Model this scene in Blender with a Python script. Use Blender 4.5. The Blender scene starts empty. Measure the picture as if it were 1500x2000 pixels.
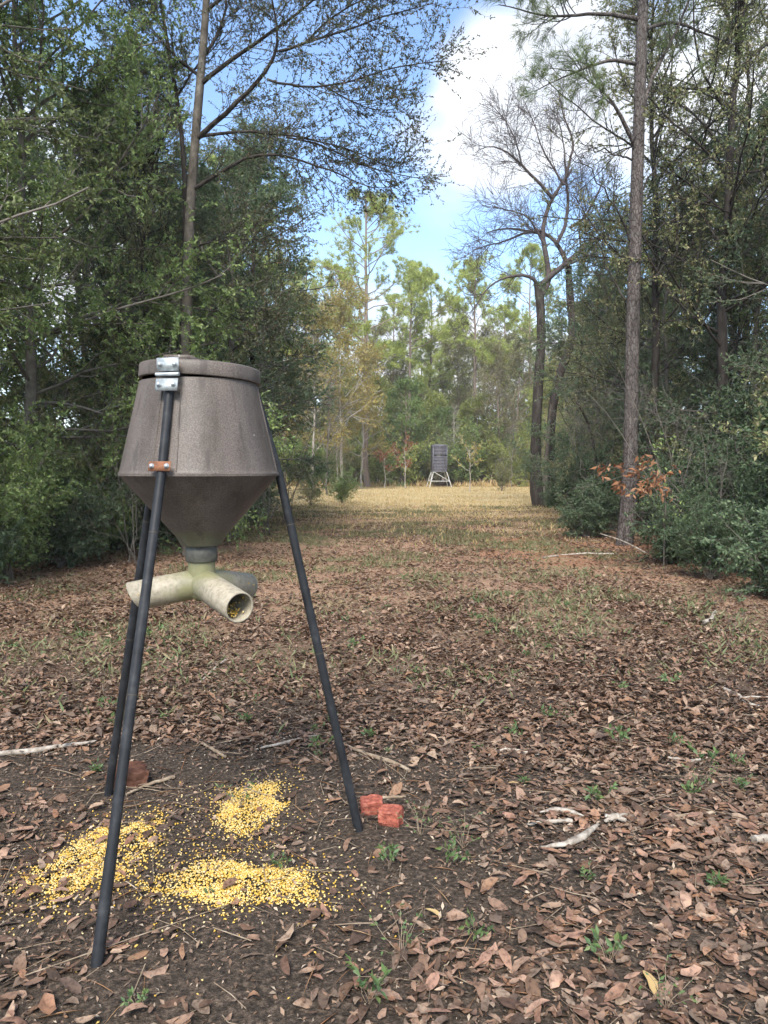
import bpy, math, random
import numpy as np
from mathutils import Vector, Matrix

sc = bpy.context.scene
C = sc.collection
R = math.radians
# ------------------------------------------------------------------ camera
FPX = 1504.0                      # focal length in photo pixels (photo is 1500 x 2000)
CAM_H = 1.5
PITCH = math.atan((1000 - 914) / FPX)
cam_d = bpy.data.cameras.new('camera')
cam = bpy.data.objects.new('camera', cam_d)
C.objects.link(cam)
cam.location = (0, 0, CAM_H)
cam.rotation_euler = (math.pi / 2 - PITCH, 0, 0)
cam_d.sensor_fit = 'VERTICAL'
cam_d.sensor_height = 36
cam_d.lens = 36 * FPX / 2000
cam_d.clip_start = 0.05
cam_d.clip_end = 3000
sc.camera = cam
# ------------------------------------------------------------------ sky and sun
SUN_EL, SUN_AZ = R(47), R(190)     # azimuth clockwise from +Y (away from camera)
w = bpy.data.worlds.new('World')
sc.world = w
w.use_nodes = True
nt = w.node_tree
nt.nodes.clear()
N = nt.nodes.new
L = nt.links.new
out = N('ShaderNodeOutputWorld')
bg = N('ShaderNodeBackground')
bg.inputs['Strength'].default_value = 0.13
sky = N('ShaderNodeTexSky')
sky.sky_type = 'NISHITA'
sky.sun_disc = False
sky.sun_elevation = SUN_EL
sky.sun_rotation = SUN_AZ
sky.air_density = 1.0
sky.dust_density = 0.25
sky.ozone_density = 3.0
tc = N('ShaderNodeTexCoord')
mp = N('ShaderNodeMapping')
mp.inputs['Scale'].default_value = (1, 1, 1.9)
mp.inputs['Location'].default_value = (3.1, 1.7, 0.4)
no = N('ShaderNodeTexNoise')
no.inputs['Scale'].default_value = 2.6
no.inputs['Detail'].default_value = 5
no.inputs['Roughness'].default_value = 0.52
no.inputs['Distortion'].default_value = 0.25
L(tc.outputs['Generated'], mp.inputs['Vector'])
L(mp.outputs['Vector'], no.inputs['Vector'])


def wmath(op, a=None, b=None, va=None, vb=None):
    m = N('ShaderNodeMath')
    m.operation = op
    for k, (lk, v) in enumerate(((a, va), (b, vb))):
        if lk is not None:
            L(lk, m.inputs[k])
        elif v is not None:
            m.inputs[k].default_value = v
    return m.outputs[0]


def lobe(d, inner, outer, amount):
    """a broad bank of cloud round one direction of the sky"""
    v = Vector(d).normalized()
    dp = N('ShaderNodeVectorMath')
    dp.operation = 'DOT_PRODUCT'
    L(tc.outputs['Generated'], dp.inputs[0])
    dp.inputs[1].default_value = v
    mr = N('ShaderNodeMapRange')
    mr.interpolation_type = 'SMOOTHSTEP'
    L(dp.outputs['Value'], mr.inputs['Value'])
    mr.inputs['From Min'].default_value = math.cos(R(outer))
    mr.inputs['From Max'].default_value = math.cos(R(inner))
    mr.inputs['To Max'].default_value = amount
    return mr.outputs['Result']


def pxdir(px, py):
    x, z = (px - 750) / FPX, (1000 - py) / FPX
    return Vector((x, math.cos(PITCH) + z * math.sin(PITCH), -math.sin(PITCH) + z * math.cos(PITCH)))


cov = no.outputs['Fac']
for d, i_, o_, a_ in ((pxdir(1330, 40), 3, 17, .22), (pxdir(1040, 120), 1, 8, .13), (pxdir(900, 260), 1, 8, .19), (pxdir(930, 640), 1, 10, .18),
                      (pxdir(40, 460), 3, 14, .22), (pxdir(830, 30), 1, 8, -.14), (pxdir(860, 480), 1, 6, -.12), (pxdir(560, 100), 3, 12, -.14),
                      (pxdir(1060, 500), 1, 8, -.22), (pxdir(1240, 440), 2, 9, -.10),
                      ((-1, -.3, .7), 5, 30, .2), ((.8, -.8, .8), 5, 35, .25), ((-.3, -1, .5), 5, 30, .15)):
    cov = wmath('ADD', cov, lobe(d, i_, o_, a_))
rp = N('ShaderNodeMapRange')
rp.interpolation_type = 'SMOOTHSTEP'
L(cov, rp.inputs['Value'])
rp.inputs['From Min'].default_value = 0.45
rp.inputs['From Max'].default_value = 0.73
n2 = N('ShaderNodeTexNoise')
n2.inputs['Scale'].default_value = 6
n2.inputs['Detail'].default_value = 3
L(mp.outputs['Vector'], n2.inputs['Vector'])
cr = N('ShaderNodeValToRGB')
cr.color_ramp.elements[0].position = .3
cr.color_ramp.elements[0].color = (2.7, 2.9, 3.25, 1)
cr.color_ramp.elements[1].position = .65
cr.color_ramp.elements[1].color = (3.9, 4.0, 4.15, 1)
L(n2.outputs['Fac'], cr.inputs['Fac'])
mx = N('ShaderNodeMixRGB')
L(rp.outputs['Result'], mx.inputs['Fac'])
L(sky.outputs['Color'], mx.inputs['Color1'])
L(cr.outputs['Color'], mx.inputs['Color2'])
L(mx.outputs['Color'], bg.inputs['Color'])
L(bg.outputs['Background'], out.inputs['Surface'])

sl = bpy.data.lights.new('sun', 'SUN')
sl.energy = 2.7
sl.angle = R(24)
sl.color = (1.0, .95, .87)
so = bpy.data.objects.new('sun', sl)
C.objects.link(so)
sd = Vector((math.sin(SUN_AZ) * math.cos(SUN_EL), math.cos(SUN_AZ) * math.cos(SUN_EL), math.sin(SUN_EL)))
so.rotation_euler = sd.to_track_quat('Z', 'Y').to_euler()
so.location = sd * 60
vs = sc.view_settings
vs.view_transform = 'Standard'
vs.look = 'None'
vs.exposure = 1.4
vs.gamma = 1
vs.use_curve_mapping = False
sc.cycles.max_bounces = 6
sc.cycles.diffuse_bounces = 5
sc.cycles.glossy_bounces = 2
sc.cycles.transmission_bounces = 2
sc.cycles.use_denoising = True
sc.cycles.use_adaptive_sampling = True
sc.cycles.adaptive_threshold = 0.04


# ------------------------------------------------------------------ helpers
def at(px, py, y):
    d = pxdir(px, py)
    return np.array((0, 0, CAM_H)) + np.array(d) * (y / d.y)


def gp(px, py):
    d = pxdir(px, py)
    t = -CAM_H / d.z
    return np.array((d.x * t, d.y * t, 0.0))


def unit(v):
    return v / np.maximum(np.linalg.norm(v, axis=-1, keepdims=True), 1e-9)


class Noise2:
    def __init__(s, seed):
        s.g = np.random.default_rng(seed).random((64, 64))

    def __call__(s, x, y, scale):
        x, y = np.asarray(x) * scale + 1000.0, np.asarray(y) * scale + 1000.0
        i, j = np.floor(x).astype(int), np.floor(y).astype(int)
        fx, fy = x - i, y - j
        fx, fy = fx * fx * (3 - 2 * fx), fy * fy * (3 - 2 * fy)
        g = s.g
        a = g[i % 64, j % 64] * (1 - fx) + g[(i + 1) % 64, j % 64] * fx
        b = g[i % 64, (j + 1) % 64] * (1 - fx) + g[(i + 1) % 64, (j + 1) % 64] * fx
        return a * (1 - fy) + b * fy


NZ = Noise2(5)


def ground_z(x, y):
    r = np.hypot(np.asarray(x, float), np.asarray(y, float))
    near = np.clip(1 - (r - 30) / 60, 0, 1)
    return (NZ(x, y, .55) - .5) * .07 * near + (NZ(x, y, 2.3) - .5) * .03 * near + (NZ(x, y, 6.1) - .5) * .012 * near


def mesh_of(name, verts, quads=None, tris=None, mat=None, smooth=True):
    verts = np.asarray(verts, np.float32).reshape(-1, 3)
    q = np.zeros((0, 4), int) if quads is None else np.asarray(quads).reshape(-1, 4)
    t = np.zeros((0, 3), int) if tris is None else np.asarray(tris).reshape(-1, 3)
    me = bpy.data.meshes.new(name)
    me.vertices.add(len(verts))
    me.vertices.foreach_set('co', verts.ravel())
    idx = np.concatenate([q.ravel(), t.ravel()]).astype(np.int32)
    st = np.concatenate([np.arange(len(q)) * 4, len(q) * 4 + np.arange(len(t)) * 3]).astype(np.int32)
    me.loops.add(len(idx))
    me.loops.foreach_set('vertex_index', idx)
    me.polygons.add(len(st))
    me.polygons.foreach_set('loop_start', st)
    if smooth:
        me.polygons.foreach_set('use_smooth', np.ones(len(st), bool))
    me.update(calc_edges=True)
    if mat:
        me.materials.append(mat)
    return me


def link(name, me, parent=None, loc=None, rot=None, scale=None):
    o = bpy.data.objects.new(name, me)
    C.objects.link(o)
    if parent is not None:
        o.parent = parent
    if loc is not None:
        o.location = [float(v) for v in loc]
    if rot is not None:
        o.rotation_euler = rot
    if scale is not None:
        o.scale = (scale,) * 3 if np.isscalar(scale) else scale
    return o


def tag(o, label=None, cat=None, group=None, kind=None):
    if label:
        o['label'] = label
    if cat:
        o['category'] = cat
    if group:
        o['group'] = group
    if kind:
        o['kind'] = kind
    return o


class MB:
    """collects quads and triangles into one mesh"""

    def __init__(s):
        s.v, s.q, s.t, s.n = [], [], [], 0

    def add(s, v, q=None, t=None):
        v = np.asarray(v, float).reshape(-1, 3)
        if q is not None and len(q):
            s.q.append(np.asarray(q).reshape(-1, 4) + s.n)
        if t is not None and len(t):
            s.t.append(np.asarray(t).reshape(-1, 3) + s.n)
        s.v.append(v)
        s.n += len(v)

    def tubes(s, P, Rd, sides, cap=False):
        """P (M,N,3) centre lines, Rd (M,N) radii"""
        P = np.asarray(P, float)
        Rd = np.asarray(Rd, float)
        if P.ndim == 2:
            P, Rd = P[None], Rd[None]
        M_, N_ = P.shape[:2]
        if M_ == 0:
            return
        T = np.gradient(P, axis=1)
        T = unit(T)
        D = unit(P[:, -1] - P[:, 0])
        ref = np.where(np.abs(D[:, 2:3]) > .8, np.array([[1., 0, 0]]), np.array([[0, 0, 1.]]))[:, None, :]
        U = unit(np.cross(T, ref))
        V = np.cross(T, U)
        a = np.arange(sides) * 2 * np.pi / sides
        ring = U[:, :, None, :] * np.cos(a)[None, None, :, None] + V[:, :, None, :] * np.sin(a)[None, None, :, None]
        vv = P[:, :, None, :] + ring * Rd[:, :, None, None]
        i = np.arange(M_)[:, None, None] * (N_ * sides)
        j = np.arange(N_ - 1)[None, :, None] * sides
        k = np.arange(sides)[None, None, :]
        k2 = (k + 1) % sides
        q = np.stack([i + j + k, i + j + k2, i + j + sides + k2, i + j + sides + k], -1)
        s.add(vv, q.reshape(-1, 4))
        if cap:
            for e in (0, N_ - 1):
                s.add(np.concatenate([vv[:, e], P[:, e:e + 1]], 1).reshape(-1, 3),
                      t=np.concatenate([np.stack([np.arange(sides), (np.arange(sides) + 1) % sides, np.full(sides, sides)], -1) + m * (sides + 1) for m in range(M_)]))

    def box(s, c, size, rot=None):
        c, size = np.asarray(c, float), np.asarray(size, float) / 2
        v = np.array([[x, y, z] for x in (-1, 1) for y in (-1, 1) for z in (-1, 1)], float) * size
        if rot is not None:
            v = v @ np.array(rot).T
        s.add(v + c, [[0, 1, 3, 2], [4, 6, 7, 5], [0, 4, 5, 1], [2, 3, 7, 6], [0, 2, 6, 4], [1, 5, 7, 3]])

    def lathe(s, prof, seg=48, c=(0, 0, 0)):
        prof = np.asarray(prof, float)
        a = np.arange(seg) * 2 * np.pi / seg
        v = np.stack([prof[:, 0:1] * np.cos(a), prof[:, 0:1] * np.sin(a), np.repeat(prof[:, 1:2], seg, 1)], -1) + np.asarray(c)
        n = len(prof)
        j = np.arange(n - 1)[:, None] * seg
        k = np.arange(seg)[None]
        k2 = (k + 1) % seg
        s.add(v, np.stack([j + k, j + k2, j + seg + k2, j + seg + k], -1))

    def mesh(s, name, mat, smooth=True):
        return mesh_of(name, np.concatenate(s.v), np.concatenate(s.q) if s.q else None, np.concatenate(s.t) if s.t else None, mat, smooth)


# ------------------------------------------------------------------ materials
def new_mat(name):
    m = bpy.data.materials.new(name)
    m.use_nodes = True
    t = m.node_tree
    return m, t, t.nodes['Principled BSDF'], t.nodes['Material Output']


def ramp(t, cols, pos=None, interp='LINEAR'):
    r = t.nodes.new('ShaderNodeValToRGB')
    e = r.color_ramp.elements
    r.color_ramp.interpolation = interp
    n = len(cols)
    pos = pos or [i / (n - 1) for i in range(n)]
    while len(e) < n:
        e.new(.5)
    for i in range(n):
        e[i].position = pos[i]
        e[i].color = (*cols[i], 1)
    return r


def noise_node(t, scale, detail=4, rough=.55, vec=None, sc3=None, coord='Object'):
    n = t.nodes.new('ShaderNodeTexNoise')
    n.inputs['Scale'].default_value = scale
    n.inputs['Detail'].default_value = detail
    n.inputs['Roughness'].default_value = rough
    if vec is None:
        c = t.nodes.new('ShaderNodeTexCoord')
        vec = c.outputs[coord]
    if sc3:
        mpn = t.nodes.new('ShaderNodeMapping')
        mpn.inputs['Scale'].default_value = sc3
        t.links.new(vec, mpn.inputs['Vector'])
        vec = mpn.outputs['Vector']
    t.links.new(vec, n.inputs['Vector'])
    return n


def bump(t, src, strength, dist, bsdf):
    b = t.nodes.new('ShaderNodeBump')
    b.inputs['Strength'].default_value = strength
    b.inputs['Distance'].default_value = dist
    t.links.new(src, b.inputs['Height'])
    t.links.new(b.outputs['Normal'], bsdf.inputs['Normal'])
    return b


def leaf_mat(name, cols, pos=None, rough=.5, transl=.3, per='island', spec=.4, patch=0.0, mottle=0):
    m, t, b, o = new_mat(name)
    if per == 'island':
        g = t.nodes.new('ShaderNodeNewGeometry')
        src = g.outputs['Random Per Island']
    else:
        g = t.nodes.new('ShaderNodeObjectInfo')
        src = g.outputs['Random']
    r = ramp(t, cols, pos)
    t.links.new(src, r.inputs['Fac'])
    col = r.outputs['Color']
    if patch:
        oi = t.nodes.new('ShaderNodeObjectInfo')
        hv = t.nodes.new('ShaderNodeHueSaturation')
        mr = t.nodes.new('ShaderNodeMapRange')
        mr.inputs['To Min'].default_value = 1 - patch
        mr.inputs['To Max'].default_value = 1 + patch
        t.links.new(oi.outputs['Random'], mr.inputs['Value'])
        t.links.new(mr.outputs['Result'], hv.inputs['Value'])
        t.links.new(col, hv.inputs['Color'])
        col = hv.outputs['Color']
    if mottle:
        gm_ = t.nodes.new('ShaderNodeTexCoord')
        nz_ = noise_node(t, mottle, 3, .6, vec=gm_.outputs['Object'])
        rm_ = ramp(t, [(.5, .46, .44), (1, 1, 1), (1.25, 1.2, 1.12)], [.32, .5, .7])
        t.links.new(nz_.outputs['Fac'], rm_.inputs['Fac'])
        mm_ = t.nodes.new('ShaderNodeMixRGB')
        mm_.blend_type = 'MULTIPLY'
        mm_.inputs['Fac'].default_value = 1
        t.links.new(col, mm_.inputs['Color1'])
        t.links.new(rm_.outputs['Color'], mm_.inputs['Color2'])
        col = mm_.outputs['Color']
    t.links.new(col, b.inputs['Base Color'])
    b.inputs['Roughness'].default_value = rough
    b.inputs['Specular IOR Level'].default_value = spec
    if transl:
        tr = t.nodes.new('ShaderNodeBsdfTranslucent')
        t.links.new(col, tr.inputs['Color'])
        mxs = t.nodes.new('ShaderNodeMixShader')
        mxs.inputs['Fac'].default_value = transl
        t.links.new(b.outputs[0], mxs.inputs[1])
        t.links.new(tr.outputs[0], mxs.inputs[2])
        t.links.new(mxs.outputs[0], o.inputs['Surface'])
    return m


def bark_mat(name, cols, scale=6, sc3=(1, 1, .25), bstr=.6, dist=.03, pos=None, rough=.9, plates=0):
    m, t, b, o = new_mat(name)
    n = noise_node(t, scale, 6, .65, sc3=sc3)
    r = ramp(t, cols, pos or ([.3 + .4 * i / (len(cols) - 1) for i in range(len(cols))]))
    t.links.new(n.outputs['Fac'], r.inputs['Fac'])
    t.links.new(r.outputs['Color'], b.inputs['Base Color'])
    b.inputs['Roughness'].default_value = rough
    b.inputs['Specular IOR Level'].default_value = .15
    h = n.outputs['Fac']
    if plates:
        v = t.nodes.new('ShaderNodeTexVoronoi')
        v.feature = 'DISTANCE_TO_EDGE'
        v.inputs['Scale'].default_value = plates
        mpn = t.nodes.new('ShaderNodeMapping')
        mpn.inputs['Scale'].default_value = (1, 1, .36)
        nd = noise_node(t, 5, 3)
        c = t.nodes.new('ShaderNodeTexCoord')
        ad = t.nodes.new('ShaderNodeMixRGB')
        ad.blend_type = 'ADD'
        ad.inputs['Fac'].default_value = .12
        t.links.new(c.outputs['Object'], ad.inputs['Color1'])
        t.links.new(nd.outputs['Color'], ad.inputs['Color2'])
        t.links.new(ad.outputs['Color'], mpn.inputs['Vector'])
        t.links.new(mpn.outputs['Vector'], v.inputs['Vector'])
        rr = ramp(t, [(.45, .4, .37), (1, 1, 1)], [0.0, .12])
        t.links.new(v.outputs['Distance'], rr.inputs['Fac'])
        mu = t.nodes.new('ShaderNodeMixRGB')
        mu.blend_type = 'MULTIPLY'
        mu.inputs['Fac'].default_value = 1
        t.links.new(r.outputs['Color'], mu.inputs['Color1'])
        t.links.new(rr.outputs['Color'], mu.inputs['Color2'])
        t.links.new(mu.outputs['Color'], b.inputs['Base Color'])
        h = rr.outputs['Color']
    bump(t, h, bstr, dist, b)
    return m


M = {}
M['leaf_dark'] = leaf_mat('leaf_dark', [(0.100, 0.173, 0.069), (0.182, 0.274, 0.090), (0.285, 0.373, 0.127), (0.168, 0.246, 0.096), (0.368, 0.432, 0.191)], transl=.36, rough=.5, spec=.28, patch=.2)
M['leaf_blue'] = leaf_mat('leaf_blue', [(0.058, 0.105, 0.061), (0.111, 0.166, 0.086), (0.179, 0.233, 0.126), (0.090, 0.142, 0.075)], transl=.34, rough=.5, spec=.28, patch=.2)
M['leaf_olive'] = leaf_mat('leaf_olive', [(0.130, 0.174, 0.065), (0.234, 0.270, 0.107), (0.187, 0.211, 0.094), (0.351, 0.328, 0.164), (0.234, 0.187, 0.117)], transl=.3, rough=.5, patch=.2)
M['leaf_fine'] = leaf_mat('leaf_fine', [(.08, .11, .05), (.13, .155, .08), (.10, .13, .06), (.09, .11, .06), (0.062, 0.081, 0.037), (0.106, 0.119, 0.062), (0.125, 0.094, 0.069), (0.163, 0.100, 0.069), (0.075, 0.094, 0.050)], transl=.3, rough=.5)
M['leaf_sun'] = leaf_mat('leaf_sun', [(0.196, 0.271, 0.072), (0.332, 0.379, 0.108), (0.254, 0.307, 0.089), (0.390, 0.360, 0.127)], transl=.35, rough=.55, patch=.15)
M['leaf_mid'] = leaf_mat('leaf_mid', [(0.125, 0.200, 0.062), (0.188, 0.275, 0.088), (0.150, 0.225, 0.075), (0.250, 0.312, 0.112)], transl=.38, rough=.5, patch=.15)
M['leaf_far_olive'] = leaf_mat('leaf_far_olive', [(.15, .17, .07), (.22, .22, .10), (.28, .25, .12), (.19, .19, .09)], transl=.36, rough=.55, patch=.2)
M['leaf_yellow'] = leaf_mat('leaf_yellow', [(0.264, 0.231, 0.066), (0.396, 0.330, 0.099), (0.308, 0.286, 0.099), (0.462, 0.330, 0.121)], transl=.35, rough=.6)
M['leaf_rust'] = leaf_mat('leaf_rust', [(0.200, 0.080, 0.040), (0.300, 0.130, 0.060), (0.380, 0.210, 0.110), (0.240, 0.110, 0.060)], transl=.3, rough=.6)
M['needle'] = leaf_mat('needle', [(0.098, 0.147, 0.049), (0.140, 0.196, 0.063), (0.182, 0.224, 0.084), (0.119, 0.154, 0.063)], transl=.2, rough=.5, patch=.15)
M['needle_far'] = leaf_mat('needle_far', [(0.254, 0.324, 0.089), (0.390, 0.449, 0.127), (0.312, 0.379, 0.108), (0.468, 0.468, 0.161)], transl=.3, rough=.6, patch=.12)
M['weed'] = leaf_mat('weed', [(0.071, 0.122, 0.043), (0.122, 0.194, 0.065), (0.092, 0.153, 0.076), (0.173, 0.224, 0.076)], transl=.3, rough=.5)
M['bark_grey'] = bark_mat('bark_grey', [(0.040, 0.034, 0.029), (0.096, 0.084, 0.070), (0.136, 0.120, 0.102), (0.264, 0.248, 0.220)], 7, (1, 1, .6))
M['bark_dark'] = bark_mat('bark_dark', [(0.018, 0.015, 0.014), (0.045, 0.038, 0.034), (0.079, 0.070, 0.062)], 8, (1, 1, .3))
M['bark_pine'] = bark_mat('bark_pine', [(0.063, 0.056, 0.053), (0.113, 0.098, 0.093), (0.180, 0.163, 0.152)], 14, (1, 1, .3), bstr=.8, dist=.03, plates=24)
M['bark_far'] = bark_mat('bark_far', [(.17, .13, .11), (.26, .21, .18)], 5, (1, 1, .3))
M['bark_white'] = bark_mat('bark_white', [(0.175, 0.154, 0.133), (0.350, 0.322, 0.287), (0.434, 0.406, 0.364)], 7, (1, 1, .3))
M['twig_grey'] = bark_mat('twig_grey', [(.09, .08, .07), (.21, .19, .165)], 6, (1, 1, 1), bstr=.1)
M['twig_purple'] = bark_mat('twig_purple', [(0.052, 0.042, 0.042), (0.112, 0.091, 0.087)], 6, (1, 1, 1), bstr=.1)
M['dead_wood'] = bark_mat('dead_wood', [(.13, .105, .085), (.33, .29, .245), (.52, .475, .42)], 22, (1, 1, 1), bstr=.5, dist=.01)
M['stick'] = bark_mat('stick', [(.12, .085, .06), (.25, .19, .135), (.40, .33, .25)], 18, (1, 1, 1), bstr=.5, dist=.01)


# ------------------------------------------------------------------ growing branches and leaves
def resample(pts, n, jit=0, rng=None):
    pts = np.asarray(pts, float)
    d = np.concatenate([[0], np.cumsum(np.linalg.norm(np.diff(pts, axis=0), axis=1))])
    u = np.linspace(0, d[-1], n)
    q = np.stack([np.interp(u, d, pts[:, k]) for k in range(3)], -1)
    if n > 4:                                  # round the corners
        for _ in range(2):
            q[1:-1] = .25 * q[:-2] + .5 * q[1:-1] + .25 * q[2:]
    if jit and rng is not None:
        q[1:] += rng.normal(0, jit, q[1:].shape)
    return q


def sample_line(P, par, t):
    n = P.shape[1]
    f = t * (n - 1)
    i = np.clip(np.floor(f).astype(int), 0, n - 2)
    fr = (f - i)[:, None]
    a, b = P[par, i], P[par, i + 1]
    return a * (1 - fr) + b * fr, unit(b - a)


def children(rng, P, Rd, per, t0, t1, ang, length, npts, wig=.2, trop=(0, 0, .05), rmax=.03, rk=.6, even=False, side_up=0):
    """grow `per` shoots on each centre line of P; returns their centre lines and radii"""
    M_ = len(P)
    par = np.repeat(np.arange(M_), per)
    if even:
        t = np.tile((np.arange(per) + .5) / per, M_) + rng.uniform(-.5, .5, M_ * per) / per
        t = t0 + (t1 - t0) * t
    else:
        t = t0 + (t1 - t0) * rng.random(M_ * per)
    p0, tan = sample_line(P, par, np.clip(t, 0, 1))
    rnd = rng.normal(size=p0.shape)
    perp = unit(rnd - (rnd * tan).sum(-1, keepdims=True) * tan + np.array([0, 0, side_up]))
    a = np.radians(ang(t) if callable(ang) else rng.normal(ang, 12, len(t)))[:, None]
    d = unit(np.cos(a) * tan + np.sin(a) * perp)
    plen = np.linalg.norm(np.diff(P, axis=1), axis=-1).sum(1)[par]
    Ln = length(t, plen)
    step = (Ln / (npts - 1))[:, None]
    out = [p0]
    for _ in range(npts - 1):
        d = unit(d + rng.normal(0, wig, d.shape) + np.asarray(trop))
        out.append(out[-1] + d * step)
    Q = np.stack(out, 1)
    n = P.shape[1]
    pr = Rd[par, np.clip((t * (n - 1)).astype(int), 0, n - 1)]
    r0 = np.minimum(pr * rk, rmax)
    return Q, r0[:, None] * np.linspace(1, .35, npts)[None]


def leaves_on(rng, P, per, size, wid=.5, spread=.9, t0=.1, up=.6, droop=0, jit=.0):
    M_ = len(P)
    par = np.repeat(np.arange(M_), per)
    t = t0 + (1 - t0) * rng.random(M_ * per)
    p, tan = sample_line(P, par, t)
    if jit:
        p = p + rng.normal(0, jit, p.shape)
    d = unit(tan + rng.normal(0, spread, p.shape) + np.array([0, 0, -droop]))
    nrm = unit(rng.normal(0, 1, p.shape) * .9 + np.array([0, 0, up]))
    return leaf_geo(rng, p, d, nrm, size * rng.uniform(.6, 1.25, len(p)), wid)


def leaf_geo(rng, p, d, nrm, Ls, wid, fold=.18):
    s = unit(np.cross(d, nrm))
    n = np.cross(s, d)
    Lc = Ls[:, None]
    W = Lc * wid * .5
    mid = p + d * Lc * .45
    v = np.stack([p, mid + s * W + n * W * fold * 2, p + d * Lc - n * Lc * .08, mid - s * W + n * W * fold * 2], 1)
    k = np.arange(len(p))[:, None] * 4
    t = np.concatenate([k + np.array([[0, 1, 2]]), k + np.array([[0, 2, 3]])], 0)
    return v.reshape(-1, 3), t


def needles_on(rng, pts, dirs, per, length, width, spread=.75):
    M_ = len(pts)
    par = np.repeat(np.arange(M_), per)
    d = unit(dirs[par] + rng.normal(0, spread, (M_ * per, 3)))
    p = pts[par] + rng.normal(0, length * .12, (M_ * per, 3))
    ln = length * rng.uniform(.6, 1.15, M_ * per)[:, None]
    s = unit(np.cross(d, rng.normal(size=d.shape))) * width * .5
    v = np.stack([p - s, p + s, p + d * ln - np.array([0, 0, .15]) * ln], 1)
    k = np.arange(M_ * per)[:, None] * 3
    return v.reshape(-1, 3), k + np.array([[0, 1, 2]])


def broadleaf(seed, H, Rc, zlow, limbs, branches, twigs, per, leaf, wid=.5, tr=.12, lmat='leaf_dark', bmat='bark_dark',
              low_ang=85, top_ang=35, env=None, trop=(0, 0, .03), lean=(0, 0), droop=.15, twl=.45, P0=None, R0=None, t_low=None, wig=.2, spread=.9):
    rng = np.random.default_rng(seed)
    if P0 is None:
        z = np.linspace(0, H, 12)
        P0 = np.stack([lean[0] * z / H + np.cumsum(rng.normal(0, .06, 12)), lean[1] * z / H + np.cumsum(rng.normal(0, .06, 12)), z], -1)[None]
        P0[0, 0, :2] = 0
        R0 = (tr * (1 - .85 * np.linspace(0, 1, 12)))[None]
    t_low = zlow / H if t_low is None else t_low
    env = env or (lambda u: np.sqrt(np.clip(1 - (2 * u - .75) ** 2 / 1.8, .05, 1)))
    ang = lambda t: low_ang + (top_ang - low_ang) * t + rng.normal(0, 10, len(t))
    l1, r1 = children(rng, P0, R0, limbs, t_low, .98, ang, lambda t, pl: Rc * env((t - t_low) / (1 - t_low)) * rng.uniform(.65, 1.15, len(t)), 8, wig * .6, trop, .032, .5, True)
    l2, r2 = children(rng, l1, r1, branches, .2, 1, 48, lambda t, pl: (.22 + .3 * (1 - t)) * pl * rng.uniform(.6, 1.3, len(t)) + .15, 5, wig, (0, 0, .02), .02, .6)
    l3, r3 = children(rng, l2, r2, twigs, .15, 1, 45, lambda t, pl: twl * rng.uniform(.5, 1.3, len(t)), 3, wig * 1.2, (0, 0, -.03), .006, .6)
    tb = MB()
    tb.tubes(P0, R0, 9)
    bb = MB()
    bb.tubes(l1, r1, 5)
    bb.tubes(l2, r2, 4)
    bb.tubes(l3, np.maximum(r3, .0022), 3)
    cb = MB()
    for LL, pr in ((l3, per), (l2, max(2, per // 2))):
        v, t = leaves_on(rng, LL, pr, leaf, wid, spread, droop=droop)
        cb.add(v, t=t)
    nm = 'tree%d' % seed
    return {'trunk': tb.mesh(nm + '_trunk', M[bmat]), 'branches': bb.mesh(nm + '_branches', M[bmat]), 'crown': cb.mesh(nm + '_crown', M[lmat], False)}


def shrub(seed, H, spread_r, stems, b1, b2, per, leaf, wid=.5, lmat='leaf_dark', bmat='twig_grey', twl=.25, droop=.1):
    rng = np.random.default_rng(seed)
    a = rng.uniform(0, 2 * np.pi, stems)
    lean = rng.uniform(.15, 1, stems) * spread_r
    n = 7
    u = np.linspace(0, 1, n)
    h = H * rng.uniform(.55, 1.05, stems)
    P0 = np.stack([np.outer(lean * np.cos(a), u ** 1.2), np.outer(lean * np.sin(a), u ** 1.2), np.outer(h, u ** .9)], -1)
    P0 += np.cumsum(rng.normal(0, .02 * H / 2, P0.shape), 1) * np.array([1, 1, .3])
    P0[:, 0] = rng.normal(0, .05, (stems, 3)) * np.array([1, 1, 0]) - np.array([0, 0, .03])
    R0 = (.0095 if per else .0065) * (H / 2) ** .5 * np.linspace(1, .3, n)[None] * rng.uniform(.6, 1.2, stems)[:, None]
    l1, r1 = children(rng, P0, R0, b1, .12, 1, 55, lambda t, pl: pl * .34 * rng.uniform(.5, 1.2, len(t)), 5, .2, (0, 0, .05), .01, .6)
    l2, r2 = children(rng, l1, r1, b2, .15, 1, 48, lambda t, pl: twl * rng.uniform(.5, 1.3, len(t)), 3, .25, (0, 0, 0), .004, .6)
    tb = MB()
    tb.tubes(P0, R0, 5)
    tb.tubes(l1, r1, 4)
    tb.tubes(l2, np.maximum(r2, .0018), 3)
    res = {'stems': tb.mesh('shrub%d_stems' % seed, M[bmat])}
    if per:
        cb = MB()
        for LL, pr in ((l2, per), (l1, per)):
            v, t = leaves_on(rng, LL, pr, leaf, wid, .9, droop=droop)
            cb.add(v, t=t)
        res['foliage'] = cb.mesh('shrub%d_foliage' % seed, M[lmat], False)
    return res


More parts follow.
